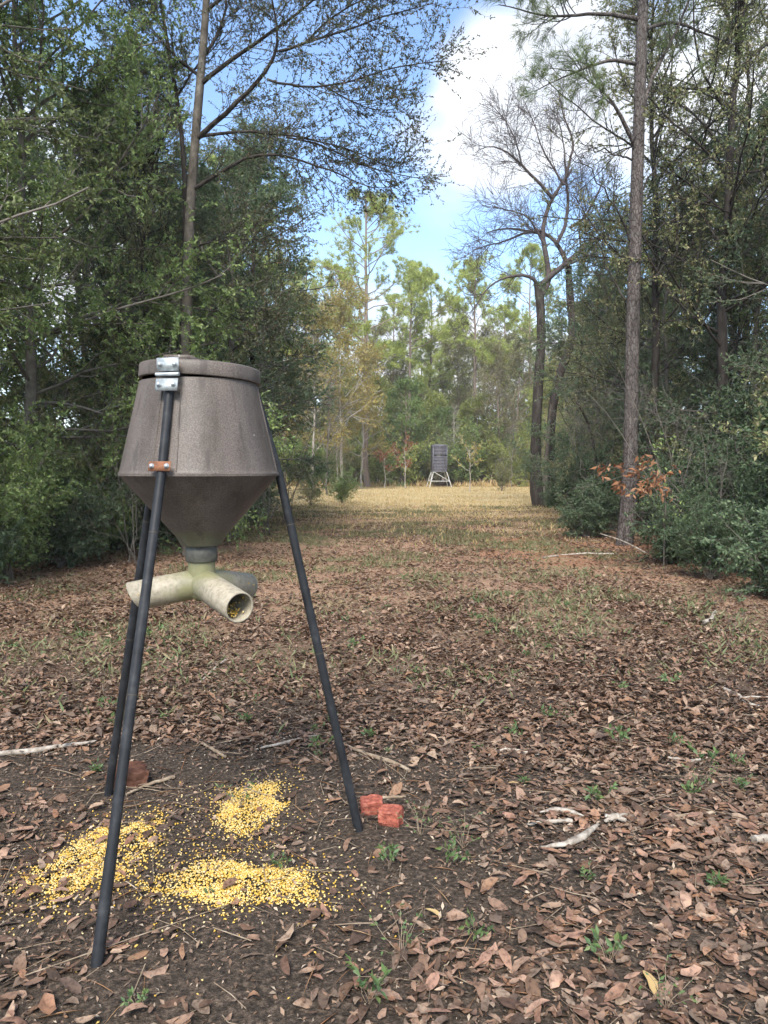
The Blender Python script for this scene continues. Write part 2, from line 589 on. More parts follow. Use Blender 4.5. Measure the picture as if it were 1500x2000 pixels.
def pine(seed, H, zlow, limbs, reach, tuft_per, nl, nw, tr, nmat='needle_far', bmat='bark_far', branches=6, lean=0.0):
    rng = np.random.default_rng(seed)
    z = np.linspace(0, H, 14)
    P0 = np.stack([np.cumsum(rng.normal(0, .05, 14)) + lean * z / H, np.cumsum(rng.normal(0, .05, 14)), z], -1)[None]
    P0[0, 0, :2] = 0
    R0 = (tr * (1 - .8 * np.linspace(0, 1, 14) ** 1.2))[None]
    t0 = zlow / H
    env = lambda u: np.clip(np.sin(np.clip(u * .86 + .14, 0, 1) * np.pi) ** .7, .12, 1)
    l1, r1 = children(rng, P0, R0, limbs, t0, .99, lambda t: 82 - 40 * (t - t0) / (1 - t0) + rng.normal(0, 10, len(t)),
                      lambda t, pl: reach * env((t - t0) / (1 - t0)) * rng.uniform(.5, 1.15, len(t)), 7, .12, (0, 0, .05), .05, .5, True)
    l2, r2 = children(rng, l1, r1, branches, .35, 1, 42, lambda t, pl: (.2 + .25 * (1 - t)) * pl * rng.uniform(.5, 1.2, len(t)) + .15, 4, .15, (0, 0, .1), .015, .5)
    tb = MB()
    tb.tubes(P0, R0, 9)
    bb = MB()
    bb.tubes(l1, r1, 5)
    bb.tubes(l2, np.maximum(r2, .004), 3)
    ends = np.concatenate([l2[:, -1], l2[:, -2], l1[:, -1], l1[:, -2]])
    dd = np.concatenate([unit(l2[:, -1] - l2[:, -2]), unit(l2[:, -1] - l2[:, -2]), unit(l1[:, -1] - l1[:, -2]), unit(l1[:, -1] - l1[:, -2])]) + np.array([0, 0, .35])
    v, t = needles_on(rng, ends, unit(dd), tuft_per, nl, nw)
    cb = MB()
    cb.add(v, t=t)
    nm = 'pine%d' % seed
    return {'trunk': tb.mesh(nm + '_trunk', M[bmat]), 'branches': bb.mesh(nm + '_branches', M[bmat]), 'crown': cb.mesh(nm + '_crown', M[nmat], False)}


def place(name, parts, xy, rotz, scale, label, cat, group=None, sink=.05, tilt=(0, 0)):
    e = link(name, None, loc=(xy[0], xy[1], float(ground_z(xy[0], xy[1])) - sink), rot=(tilt[0], tilt[1], rotz), scale=scale)
    e.empty_display_size = .2
    tag(e, label, cat, group)
    for k, me in parts.items():
        if isinstance(me, tuple):              # same mesh, its own material
            o_ = link(k, me[0], e)
            o_.material_slots[0].link = 'OBJECT'
            o_.material_slots[0].material = me[1]
        else:
            link(k, me, e)
    return e


def ground_x(px, y):
    return (px - 750) / FPX * y

# ------------------------------------------------------------------ the ground
def axis(lo, hi, step, far_lo, far_hi, n=26):
    a = np.arange(lo, hi + step, step)
    g = np.geomspace(step, 1, n)
    left = lo - (np.geomspace(step, lo - far_lo, n))[::-1]
    right = a[-1] + np.geomspace(step, far_hi - a[-1], n)
    return np.concatenate([left, a, right])


gx = axis(-8, 8, .11, -260, 260)
gy = axis(-2, 22, .11, -160, 300)
GX, GY = np.meshgrid(gx, gy)
gv = np.stack([GX, GY, ground_z(GX, GY)], -1)
ny_, nx_ = GX.shape
ii = np.arange(ny_ - 1)[:, None] * nx_ + np.arange(nx_ - 1)[None]
gq = np.stack([ii, ii + 1, ii + nx_ + 1, ii + nx_], -1)

m, t, b, o = new_mat('forest_soil')
geo = t.nodes.new('ShaderNodeNewGeometry')
pos = geo.outputs['Position']
sep = t.nodes.new('ShaderNodeSeparateXYZ')
t.links.new(pos, sep.inputs[0])
nb = noise_node(t, .8, 5, .6, vec=pos)
nm_ = noise_node(t, 9, 6, .7, vec=pos)
nf = noise_node(t, 55, 5, .7, vec=pos)
soil = ramp(t, [(.026, .021, .017), (.06, .047, .037), (.12, .09, .068), (.24, .18, .135)], [.3, .48, .6, .76])
t.links.new(nf.outputs['Fac'], soil.inputs['Fac'])
litter = ramp(t, [(.09, .055, .038), (.25, .15, .10), (.40, .265, .18), (.23, .15, .108)], [.3, .43, .54, .75])
nl_ = noise_node(t, 24, 5, .75, vec=pos)
t.links.new(nl_.outputs['Fac'], litter.inputs['Fac'])


def tmath(t, op, a, b_=None, clamp=False):
    n = t.nodes.new('ShaderNodeMath')
    n.operation = op
    n.use_clamp = clamp
    for k, v in enumerate((a, b_)):
        if v is None:
            continue
        if isinstance(v, (int, float)):
            n.inputs[k].default_value = v
        else:
            t.links.new(v, n.inputs[k])
    return n.outputs[0]


def tmap(t, v, a, b_, c=0, d=1):
    n = t.nodes.new('ShaderNodeMapRange')
    n.interpolation_type = 'SMOOTHSTEP'
    t.links.new(v, n.inputs['Value'])
    for k, x in zip(('From Min', 'From Max', 'To Min', 'To Max'), (a, b_, c, d)):
        n.inputs[k].default_value = x
    return n.outputs['Result']


def tmix(t, f, c1, c2):
    n = t.nodes.new('ShaderNodeMixRGB')
    t.links.new(f, n.inputs['Fac'])
    for k, c in (('Color1', c1), ('Color2', c2)):
        if isinstance(c, tuple):
            n.inputs[k].default_value = (*c, 1)
        else:
            t.links.new(c, n.inputs[k])
    return n.outputs['Color']


yw = tmath(t, 'ADD', sep.outputs['Y'], tmath(t, 'MULTIPLY', tmath(t, 'SUBTRACT', nb.outputs['Fac'], .5), 26.0))
mid = tmap(t, sep.outputs['Y'], 4, 9)
c1 = tmix(t, mid, soil.outputs['Color'], litter.outputs['Color'])
# orange pine straw round the big pine
dx = tmath(t, 'SUBTRACT', sep.outputs['X'], 3.4)
dy = tmath(t, 'MULTIPLY', tmath(t, 'SUBTRACT', sep.outputs['Y'], 14.6), .6)
dd_ = tmath(t, 'SQRT', tmath(t, 'ADD', tmath(t, 'MULTIPLY', dx, dx), tmath(t, 'MULTIPLY', dy, dy)))
dd_ = tmath(t, 'ADD', dd_, tmath(t, 'MULTIPLY', tmath(t, 'SUBTRACT', nb.outputs['Fac'], .5), 4.0))
straw = tmap(t, dd_, 3.2, .6, 0, .6)
stc = ramp(t, [(.16, .06, .03), (.33, .15, .075), (.42, .22, .12)], [.3, .5, .7])
t.links.new(nf.outputs['Fac'], stc.inputs['Fac'])
c2 = tmix(t, straw, c1, stc.outputs['Color'])
# tan and green low growth in the middle of the lane
gr = tmath(t, 'MULTIPLY', tmap(t, nb.outputs['Fac'], .5, .68, 0, .75), tmap(t, sep.outputs['Y'], 4, 10))
grc = ramp(t, [(.16, .15, .075), (.36, .28, .17)], [.4, .6])
t.links.new(nm_.outputs['Fac'], grc.inputs['Fac'])
c3 = tmix(t, gr, c2, grc.outputs['Color'])
# dry field beyond
fld = tmath(t, 'MULTIPLY', tmap(t, yw, 15.0, 35.0), tmap(t, sep.outputs['Y'], 64, 60))
fc = ramp(t, [(.26, .20, .10), (.43, .335, .175), (.52, .41, .24), (.29, .27, .12)], [.3, .47, .58, .72])
t.links.new(nm_.outputs['Fac'], fc.inputs['Fac'])
c4 = tmix(t, fld, c3, fc.outputs['Color'])
t.links.new(c4, b.inputs['Base Color'])
b.inputs['Roughness'].default_value = .95
b.inputs['Specular IOR Level'].default_value = .1
hsum = tmath(t, 'ADD', nf.outputs['Fac'], tmath(t, 'MULTIPLY', nm_.outputs['Fac'], 2.0))
bump(t, hsum, .9, .02, b)
M['ground'] = m
tag(link('ground', mesh_of('ground', gv, gq, None, m)), 'brown forest floor of soil and leaf litter running down the lane', 'ground', kind='structure')

# ------------------------------------------------------------------ litter on the ground
M['litter'] = leaf_mat('litter', [(.045, .032, .025), (.26, .19, .14), (.07, .045, .033), (.17, .10, .062), (0.048, 0.032, 0.023), (0.136, 0.082, 0.056), (0.212, 0.133, 0.093), (0.281, 0.186, 0.134), (0.154, 0.091, 0.060), (0.387, 0.281, 0.203), (0.087, 0.061, 0.049), (0.241, 0.139, 0.083), (0.116, 0.076, 0.060)], rough=.6, transl=.1, spec=.3, mottle=70)
M['litter_single'] = leaf_mat('litter_single', [(0.092, 0.055, 0.039), (0.204, 0.113, 0.075), (0.287, 0.167, 0.119), (0.368, 0.235, 0.168), (0.214, 0.108, 0.065), (0.317, 0.183, 0.114)], rough=.55, transl=.1, per='object', spec=.35, mottle=55)
M['yellow_leaf'] = leaf_mat('yellow_leaf', [(.45, .30, .12), (.5, .36, .17)], rough=.5, transl=.1, per='object')
rng = np.random.default_rng(11)


def rot_frames(rng, n, tilt):
    yaw = rng.uniform(0, 2 * np.pi, n)
    a, b_ = rng.normal(0, tilt, n), rng.normal(0, tilt, n)
    d = np.stack([np.cos(yaw) * np.cos(a), np.sin(yaw) * np.cos(a), np.sin(a)], -1)
    s = np.stack([-np.sin(yaw) * np.cos(b_), np.cos(yaw) * np.cos(b_), np.sin(b_)], -1)
    s = unit(s - (s * d).sum(-1, keepdims=True) * d)
    return d, s, np.cross(d, s)


ST = np.array([0, .18, .5, .82, 1.0])
WD = np.array([.10, .72, 1.0, .70, .10])


def litter_leaves(rng, p, Ls, wid, tilt=.3, curl=.16, fold=.35):
    n = len(p)
    d, s, nn = rot_frames(rng, n, tilt)
    cu = rng.normal(0, curl, n)
    fo = rng.normal(fold * .4, fold, n)
    wd = wid * rng.uniform(.55, 1.5, n)
    v = np.zeros((n, 5, 3, 3))
    rag = rng.uniform(.68, 1.2, (n, 5, 3))
    bend = rng.normal(0, .07, n)
    for i in range(5):
        c = p + d * (Ls * (ST[i] - .5))[:, None] + nn * (Ls * cu * ((ST[i] - .5) ** 2 * 4 - .4))[:, None] + s * (Ls * bend * (ST[i] - .5) ** 2 * 4)[:, None]
        for j, sg in enumerate((-1, 0, 1)):
            wv = (Ls * wd * WD[i] * .5) * rag[:, i, j]
            v[:, i, j] = c + s * (wv * sg)[:, None] + nn * (wv * abs(sg) * fo)[:, None]
    k = np.arange(n)[:, None] * 15
    q = []
    for i in range(4):
        for j in range(2):
            a = i * 3 + j
            q.append(k + np.array([[a, a + 1, a + 4, a + 3]]))
    return v.reshape(-1, 3), np.concatenate(q, 0)


def scatter(rng, n, y0, y1, dens):
    """random ground points inside the wedge that the lane fills, thinned by dens(x, y) in 0..1"""
    y = np.sqrt(rng.uniform(y0 ** 2, y1 ** 2, n))
    x = rng.uniform(-1, 1, n) * (.60 * y + .9)
    k = (rng.random(n) < dens(x, y)) & (x > -7.5) & (x < 8)
    return x[k], y[k]


def bare(x, y):
    f = 1 - .78 * np.exp(-((x + .62) / .95) ** 2 - ((y - 2.75) / .75) ** 2)
    f *= np.clip(.08 + 1.9 * (NZ(x, y, 1.1) - .2), .08, .9) * np.clip(.15 + 1.6 * NZ(x + 9, y, 3.3), .2, 1)
    f *= np.where((y < 2.6) & (x < .1), .55, 1)
    return np.clip(f, 0, 1)


lm = MB()
x, y = scatter(rng, 58000, 1.2, 5.0, lambda x, y: bare(x, y) * np.clip((5.0 - y) / 1.2, 0, 1))
z = ground_z(x, y) + rng.uniform(.002, .022, len(x))
v, q = litter_leaves(rng, np.stack([x, y, z], -1), np.clip(rng.lognormal(math.log(.031), .55, len(x)), .010, .08), .44, .20, .14, .30)
lm.add(v, q)
tag(link('leaf_litter', lm.mesh('leaf_litter_near', M['litter'])), 'brown curled dead leaves carpeting the ground near the camera', 'leaf litter', kind='stuff')
lm = MB()
x, y = scatter(rng, 330000, 4.1, 32, lambda x, y: np.clip(.35 + 1.6 * (NZ(x, y, .7) - .15), .2, 1) * np.clip((33 - y) / 19, 0, 1) * np.where(y < 6.5, .9, 1) * np.clip(.4 + (NZ(x + 9, y, 3.3)), .4, 1))
x2, y2 = scatter(rng, 100000, 3.6, 10, lambda x, y: bare(x, y) * np.clip((y - 3.4) / .9, 0, 1) * np.clip((10.5 - y) / 3, 0, 1))
x, y = np.concatenate([x, x2]), np.concatenate([y, y2])
p = np.stack([x, y, ground_z(x, y) + rng.uniform(.004, .03, len(x))], -1)
d, s, nn = rot_frames(rng, len(x), .3)
v, tt = leaf_geo(rng, p, d, unit(nn), np.clip(rng.lognormal(math.log(.045), .42, len(x)), .015, .09), rng.uniform(.26, .62, (len(x), 1)), .35)
lm.add(v, t=tt)
tag(link('leaf_litter', lm.mesh('leaf_litter_far', M['litter'], False)), 'reddish brown leaf litter covering the lane in the middle distance', 'leaf litter', kind='stuff')
# crumbs of leaf and bark
M['crumbs'] = leaf_mat('crumbs', [(.05, .036, .028), (.16, .105, .072), (.30, .21, .15), (.10, .07, .052), (.42, .34, .26), (.07, .05, .04), (.24, .15, .10)], rough=.8, transl=0, spec=.1)
lm = MB()
x, y = scatter(rng, 85000, 1.2, 7, lambda x, y: np.clip(.5 + NZ(x, y, 2) * .5, 0, 1))
p = np.stack([x, y, ground_z(x, y) + rng.uniform(.001, .012, len(x))], -1)
d, s, nn = rot_frames(rng, len(x), .4)
v, tt = leaf_geo(rng, p, d, unit(nn), np.clip(rng.lognormal(math.log(.014), .5, len(x)), .005, .026), .45, .2)
lm.add(v, t=tt)
tag(link('leaf_crumbs', lm.mesh('leaf_crumbs', M['crumbs'], False)), 'fine crumbs of broken leaf and bark on the dark soil', 'leaf crumbs', kind='stuff')
# thin twiglets and pine needles
lm = MB()
x, y = scatter(rng, 3800, 1.2, 11, lambda x, y: np.ones_like(x))
p = np.stack([x, y, ground_z(x, y) + rng.uniform(.006, .022, len(x))], -1)
d, s, nn = rot_frames(rng, len(x), .12)
ln = rng.lognormal(math.log(.075), .5, len(x))[:, None]
P = np.stack([p - d * ln, p + s * ln * rng.normal(0, .12, (len(x), 1)), p + d * ln], 1)
lm.tubes(P, np.repeat(rng.uniform(.0008, .0026, len(x))[:, None], 3, 1), 3)
tag(link('twig_litter', lm.mesh('twig_litter', M['stick'])), 'thin broken twigs strewn over the leaf litter', 'twig litter', kind='stuff')

lm = MB()
x, y = scatter(rng, 9000, 1.2, 14, lambda x, y: np.clip(.15 + NZ(x + 3, y, .9), 0, 1))
p = np.stack([x, y, ground_z(x, y) + rng.uniform(.008, .024, len(x))], -1)
d, s, nn = rot_frames(rng, len(x), .12)
v, tt = leaf_geo(rng, p, d, unit(nn), rng.uniform(.08, .17, len(x)), .016, .1)
lm.add(v, t=tt)
M['straw'] = leaf_mat('straw', [(.20, .10, .05), (.34, .19, .10), (.28, .14, .07), (.42, .28, .16)], rough=.6, transl=0)
tag(link('pine_straw', lm.mesh('pine_straw', M['straw'], False)), 'thin rusty pine needles strewn among the dead leaves', 'pine straw', kind='stuff')

# the largest fallen leaves, one by one
protos = []
for k in range(14):
    rg = np.random.default_rng(500 + k)
    v, q = litter_leaves(rg, np.zeros((1, 3)), np.array([.080]), .42, .10, rg.uniform(.05, .25), rg.uniform(.15, .45))
    v[:, 2] -= v[:, 2].min() - .002
    protos.append(mesh_of('fallen_leaf', v, q, None, M['litter_single']))
rg = np.random.default_rng(77)
n_leaf = 0
while n_leaf < 240:
    yy = math.sqrt(rg.uniform(1.95 ** 2, 3.3 ** 2))
    xx = rg.uniform(-.52, .52) * yy
    if rg.random() > float(bare(xx, yy)) * 1.1:
        continue
    o = link('fallen_leaf', protos[n_leaf % 14], loc=(xx, yy, float(ground_z(xx, yy)) + rg.uniform(.006, .018)), rot=(rg.normal(0, .12), rg.normal(0, .12), rg.uniform(0, 6.28)), scale=rg.uniform(.4, 1.05))
    tag(o, 'large brown curled dead leaf lying on the soil in the foreground', 'leaf', 'large dead leaves in the foreground')
    n_leaf += 1
for (px, py, lab, rz, s_) in ((1272, 1956, 'pale yellow fallen leaf at the bottom edge of the litter', .3, 1.1), (848, 1812, 'tan yellow oval leaf lying right of the corn', 1.2, .8),
                              (1003, 1548, 'small pale brown leaf beside the bleached branch', 2.0, .7)):
    g = gp(px, py)
    me = protos[3].copy()
    me.materials.clear()
    me.materials.append(M['yellow_leaf'])
    tag(link('fallen_leaf', me, loc=(g[0], g[1], float(ground_z(g[0], g[1])) + .02), rot=(.1, .05, rz), scale=s_), lab, 'leaf')

# ------------------------------------------------------------------ the gravity feeder
FC = np.array((-.708, 2.973))
m, t, b, o = new_mat('brown_plastic')
n1 = noise_node(t, 230, 3, .7)
n2_ = noise_node(t, 7, 5, .6, sc3=(1, 1, .3))
r1 = ramp(t, [(.066, .053, .045), (.114, .094, .082), (.17, .145, .128)], [.33, .5, .68])
t.links.new(n1.outputs['Fac'], r1.inputs['Fac'])
r2 = ramp(t, [(.55, .53, .5), (.95, .95, .95), (1.2, 1.17, 1.17)], [.3, .5, .68])
t.links.new(n2_.outputs['Fac'], r2.inputs['Fac'])
mu = t.nodes.new('ShaderNodeMixRGB')
mu.blend_type = 'MULTIPLY'
mu.inputs['Fac'].default_value = 1
t.links.new(r1.outputs['Color'], mu.inputs['Color1'])
t.links.new(r2.outputs['Color'], mu.inputs['Color2'])
# algae at the throat of the cone, thin dark runs of dirt down the wall
tcn = t.nodes.new('ShaderNodeTexCoord')
sp = t.nodes.new('ShaderNodeSeparateXYZ')
t.links.new(tcn.outputs['Object'], sp.inputs[0])
alg = tmap(t, sp.outputs['Z'], 1.275, 1.245, 0, .5)
cc = tmix(t, alg, mu.outputs['Color'], (.10, .11, .055))
n3 = noise_node(t, 26, 2, .5, sc3=(1, 1, .03))
run = tmap(t, n3.outputs['Fac'], .60, .70, 0, .55)
cc = tmix(t, run, cc, (.05, .04, .035))
n4 = noise_node(t, 19, 2, .5)
spk = tmap(t, n4.outputs['Fac'], .765, .79, 0, .8)
cc = tmix(t, spk, cc, (.42, .42, .38))
t.links.new(cc, b.inputs['Base Color'])
b.inputs['Roughness'].default_value = .5
b.inputs['Specular IOR Level'].default_value = .35
bump(t, n1.outputs['Fac'], .15, .002, b)
M['brown_plastic'] = m

m, t, b, o = new_mat('black_steel')
n1 = noise_node(t, 14, 6, .7)
r1 = ramp(t, [(.010, .011, .013), (.020, .022, .026), (.045, .047, .05), (.16, .12, .07)], [.35, .55, .70, .80])
t.links.new(n1.outputs['Fac'], r1.inputs['Fac'])
t.links.new(r1.outputs['Color'], b.inputs['Base Color'])
b.inputs['Roughness'].default_value = .55
b.inputs['Specular IOR Level'].default_value = .3
bump(t, n1.outputs['Fac'], .1, .002, b)
M['black_steel'] = m

M['ring'] = bark_mat('joint_ring', [(.06, .055, .045), (.10, .085, .065)], 20, (1, 1, 1), bstr=.1)
m, t, b, o = new_mat('galvanised')
n1 = noise_node(t, 40, 4, .6)
r1 = ramp(t, [(.36, .40, .42), (.58, .62, .63)], [.35, .65])
t.links.new(n1.outputs['Fac'], r1.inputs['Fac'])
t.links.new(r1.outputs['Color'], b.inputs['Base Color'])
b.inputs['Metallic'].default_value = .55
b.inputs['Roughness'].default_value = .45
M['galvanised'] = m
m, t, b, o = new_mat('rusty_plate')
n1 = noise_node(t, 35, 5, .65)
r1 = ramp(t, [(.11, .047, .025), (.21, .085, .042), (.27, .13, .07), (.5, .5, .48)], [.35, .5, .68, .74])
t.links.new(n1.outputs['Fac'], r1.inputs['Fac'])
t.links.new(r1.outputs['Color'], b.inputs['Base Color'])
b.inputs['Roughness'].default_value = .8
M['rust'] = m
m, t, b, o = new_mat('weathered_pvc')
n1 = noise_node(t, 60, 5, .7)
n2_ = noise_node(t, 9, 5, .65)
r1 = ramp(t, [(.18, .155, .115), (.30, .265, .20), (.38, .34, .27)], [.3, .5, .7])
t.links.new(n1.outputs['Fac'], r1.inputs['Fac'])
geo = t.nodes.new('ShaderNodeNewGeometry')
sp = t.nodes.new('ShaderNodeSeparateXYZ')
t.links.new(geo.outputs['Position'], sp.inputs[0])
ax = tmath(t, 'SUBTRACT', sp.outputs['X'], float(FC[0]))
ay = tmath(t, 'SUBTRACT', sp.outputs['Y'], float(FC[1]))
rad = tmath(t, 'SQRT', tmath(t, 'ADD', tmath(t, 'MULTIPLY', ax, ax), tmath(t, 'MULTIPLY', ay, ay)))
rad = tmath(t, 'ADD', rad, tmath(t, 'MULTIPLY', tmath(t, 'SUBTRACT', n2_.outputs['Fac'], .5), .34))
alg = tmap(t, rad, .155, .03, 0, .8)
cc = tmix(t, alg, r1.outputs['Color'], (.20, .20, .085))
n5 = noise_node(t, 24, 4, .7)
cc = tmix(t, tmap(t, n5.outputs['Fac'], .56, .7, 0, .5), cc, (.20, .19, .14))
t.links.new(cc, b.inputs['Base Color'])
b.inputs['Roughness'].default_value = .6
bump(t, n1.outputs['Fac'], .12, .002, b)
M['pvc'] = m
m, t, b, o = new_mat('dark_collar')
n1 = noise_node(t, 40, 5, .7)
r1 = ramp(t, [(.045, .044, .038), (.085, .082, .07), (.13, .13, .10)], [.3, .5, .75])
t.links.new(n1.outputs['Fac'], r1.inputs['Fac'])
t.links.new(r1.outputs['Color'], b.inputs['Base Color'])
b.inputs['Roughness'].default_value = .6
M['collar'] = m
M['corn'] = leaf_mat('corn', [(.50, .28, .035), (.62, .39, .06), (.66, .46, .12), (.67, .53, .25), (.56, .33, .045), (.64, .43, .09), (.68, .57, .33), (.60, .39, .07)], rough=.4, transl=0, spec=.5)

feeder = link('corn_feeder', None, loc=(FC[0], FC[1], 0))
tag(feeder, 'brown plastic gravity corn feeder on three black legs with pale pipe outlets', 'feeder')
ZR = 1.476                                     # height of the hopper's widest rim
zt = ZR + .347                                 # top of the wall
RW, RT = .299, .2195
wall_r = lambda z_: RW + (RT - RW) * ((z_ - ZR) / (zt - ZR))
hb = MB()
prof = [(.062, 1.203), (.077, 1.203)]
hb.lathe(prof, 72)
prof = [(.077, 1.203), (.082, 1.214), (.100, 1.243)]
for u in np.linspace(.08, 1, 9):
    prof.append((.100 + (RW - .103) * u, 1.243 + (ZR - .006 - 1.243) * u))
hb.lathe(prof, 72)
hb.lathe([(RW - .003, ZR - .006), (RW + .003, ZR - .005)], 72)
hb.lathe([(RW + .003, ZR - .005), (RW + .003, ZR + .004)], 72)
prof = [(RW + .003, ZR + .004), (RW, ZR + .007)]
for u in np.linspace(.05, 1, 9):
    z_ = ZR + (zt - ZR) * u
    prof.append((wall_r(z_), z_))
hb.lathe(prof, 72)
hb.lathe([(RT, zt), (RT - .012, zt), (RT - .014, zt - .05)], 72)
link('hopper', hb.mesh('hopper', M['brown_plastic']), feeder)
# three raised ribs where the legs are bolted, and thin moulding seams
leg_feet = [np.array(gp(184, 1900)[:2]), np.array(gp(708, 1640)[:2]), np.array(gp(208, 1562)[:2])]
leg_ang = [math.atan2(*(f - FC)[::-1]) for f in leg_feet]


def cyl(a, r, z_):
    return np.array((r * math.cos(a), r * math.sin(a), z_))


for a0 in leg_ang:
    for off, wdt in ((.155, .012), (-.155, .012)):
        sb = MB()
        A = []
        for z_ in np.linspace(ZR + .012, zt - .004, 8):
            r_ = wall_r(z_)
            A.append([cyl(a0 + off - wdt / r_ * .2, r_ - .002, z_), cyl(a0 + off - wdt / r_ * .15, r_ + .0035, z_), cyl(a0 + off + wdt / r_ * .15, r_ + .0035, z_), cyl(a0 + off + wdt / r_ * .2, r_ - .002, z_)])
        A = np.array(A)
        k = np.arange(7)[:, None] * 4 + np.arange(3)[None]
        sb.add(A.reshape(-1, 3), np.stack([k, k + 1, k + 5, k + 4], -1))
        link('seam', sb.mesh('seam', M['brown_plastic']), feeder)
# lid: hinged, sitting a little crooked
lb = MB()
lb.lathe([(RT - .006, -.004), (RT + .007, -.004), (RT + .008, .0), (RT + .006, .043), (RT + .003, .048), (RT - .004, .051), (.12, .056), (.0005, .058)], 72)
for v_ in lb.v:
    v_ += np.array((0, 0, zt + .010))
lid = link('lid', lb.mesh('lid', M['brown_plastic']), feeder, loc=(.004 - (zt * math.sin(R(2.3))), .002 - zt * math.sin(R(1.0)), .0015), rot=(R(-1.0), R(2.3), 0))
ah = leg_ang[0]
kb = MB()
kb.box(cyl(ah, RT - .075, zt + .068), (.12, .10, .016), Matrix.Rotation(ah, 3, 'Z'))
link('lid_boss', kb.mesh('lid_boss', M['brown_plastic']), lid)


def plate(name, mat, parent, a, r, z_, wd_, ht, th, tiltd):
    """a small plate bolted on the wall, with its two bolts"""
    rotm = Matrix.Rotation(a, 3, 'Z') @ Matrix.Rotation(tiltd, 3, 'Y')
    bb_ = MB()
    bb_.box((0, 0, 0), (th, wd_, ht), rotm)
    o_ = link(name, bb_.mesh(name, mat, False), parent, loc=cyl(a, r, z_))
    for sgn in (-1, 1):
        nb_ = MB()
        nb_.lathe([(.0095, 0), (.0095, .003), (.0065, .004), (.0062, .009), (.003, .0105), (.0003, .0108)], 10)
        bo = link('bolt', nb_.mesh('bolt', M['galvanised']), o_)
        rm = rotm.to_4x4() @ Matrix.Translation((th / 2, sgn * wd_ * .34, 0)) @ Matrix.Rotation(math.pi / 2, 4, 'Y')
        bo.matrix_basis = rm
    return o_


wall_tilt = -math.atan((RW - RT) / (zt - ZR))
for kx, a0 in enumerate(leg_ang):
    if kx == 0:
        plate('hinge_plate', M['galvanised'], feeder, a0, RT + .034, zt + .040, .082, .046, .004, 0)
        plate('hinge_plate', M['galvanised'], feeder, a0, wall_r(zt - .03) + .038, zt - .032, .082, .044, .004, wall_tilt)
        hk = MB()
        tang = np.array((-math.sin(a0), math.cos(a0), 0))
        c0 = cyl(a0, RT + .037, zt + .005)
        hk.tubes(np.array([c0 - tang * .044, c0 + tang * .044]), np.array([.007, .007]), 10, True)
        link('hinge_pin', hk.mesh('hinge_pin', M['galvanised']), feeder)
        plate('clamp_plate', M['rust'], feeder, a0, RW + .026, ZR + .030, .082, .034, .004, wall_tilt)
for li, (a0, foot) in enumerate(zip(leg_ang, leg_feet)):
    ins = (.010, -.014, -.014)[li]
    fr = foot - FC
    top = cyl(a0, wall_r(zt - .05) + ins, zt - .045)
    rimp = cyl(a0, RW + (.014, .002, .002)[li], ZR)
    ft = np.array((fr[0], fr[1], -.03))
    low = ft + (rimp - ft) * .22
    gb = MB()
    a1 = rimp + (ft - rimp) * .03
    pts = np.array([top, rimp + (top - rimp) * .5, rimp + (top - rimp) * .06, a1, a1 + (low - a1) * .3, a1 + (low - a1) * .33, low])
    gb.tubes(pts, np.array([.0155, .0155, .0155, .0165, .0165, .0172, .0172]), 20, True)
    lg = link('leg', gb.mesh('leg', M['black_steel']), feeder)
    gb = MB()
    gb.tubes(np.array([low + (rimp - ft) * .012, low, ft]), np.array([.0176, .0184, .0184]), 20, True)
    link('foot_tube', gb.mesh('foot_tube', M['black_steel']), lg)
    for fr_ in (.13, .47):
        c_ = rimp + (ft - rimp) * fr_
        dn = unit(ft - rimp)
        gb = MB()
        gb.tubes(np.array([c_ - dn * .0016, c_ + dn * .0016]), np.array([.0178, .0178]), 20, True)
        link('joint_ring', gb.mesh('joint_ring', M['ring']), lg)
nb_ = MB()
nb_.lathe([(.058, 1.206), (.0605, 1.204), (.0605, 1.142), (.058, 1.139), (.050, 1.139)], 40)
link('collar', nb_.mesh('collar', M['collar']), feeder)
nb_ = MB()
nb_.lathe([(.0515, 1.145), (.0515, 1.10), (.055, 1.075), (.056, 1.03), (.048, 1.0), (.02, .985), (.0005, .982)], 40)
link('neck_pipe', nb_.mesh('neck_pipe', M['pvc']), feeder)
PR = .0575
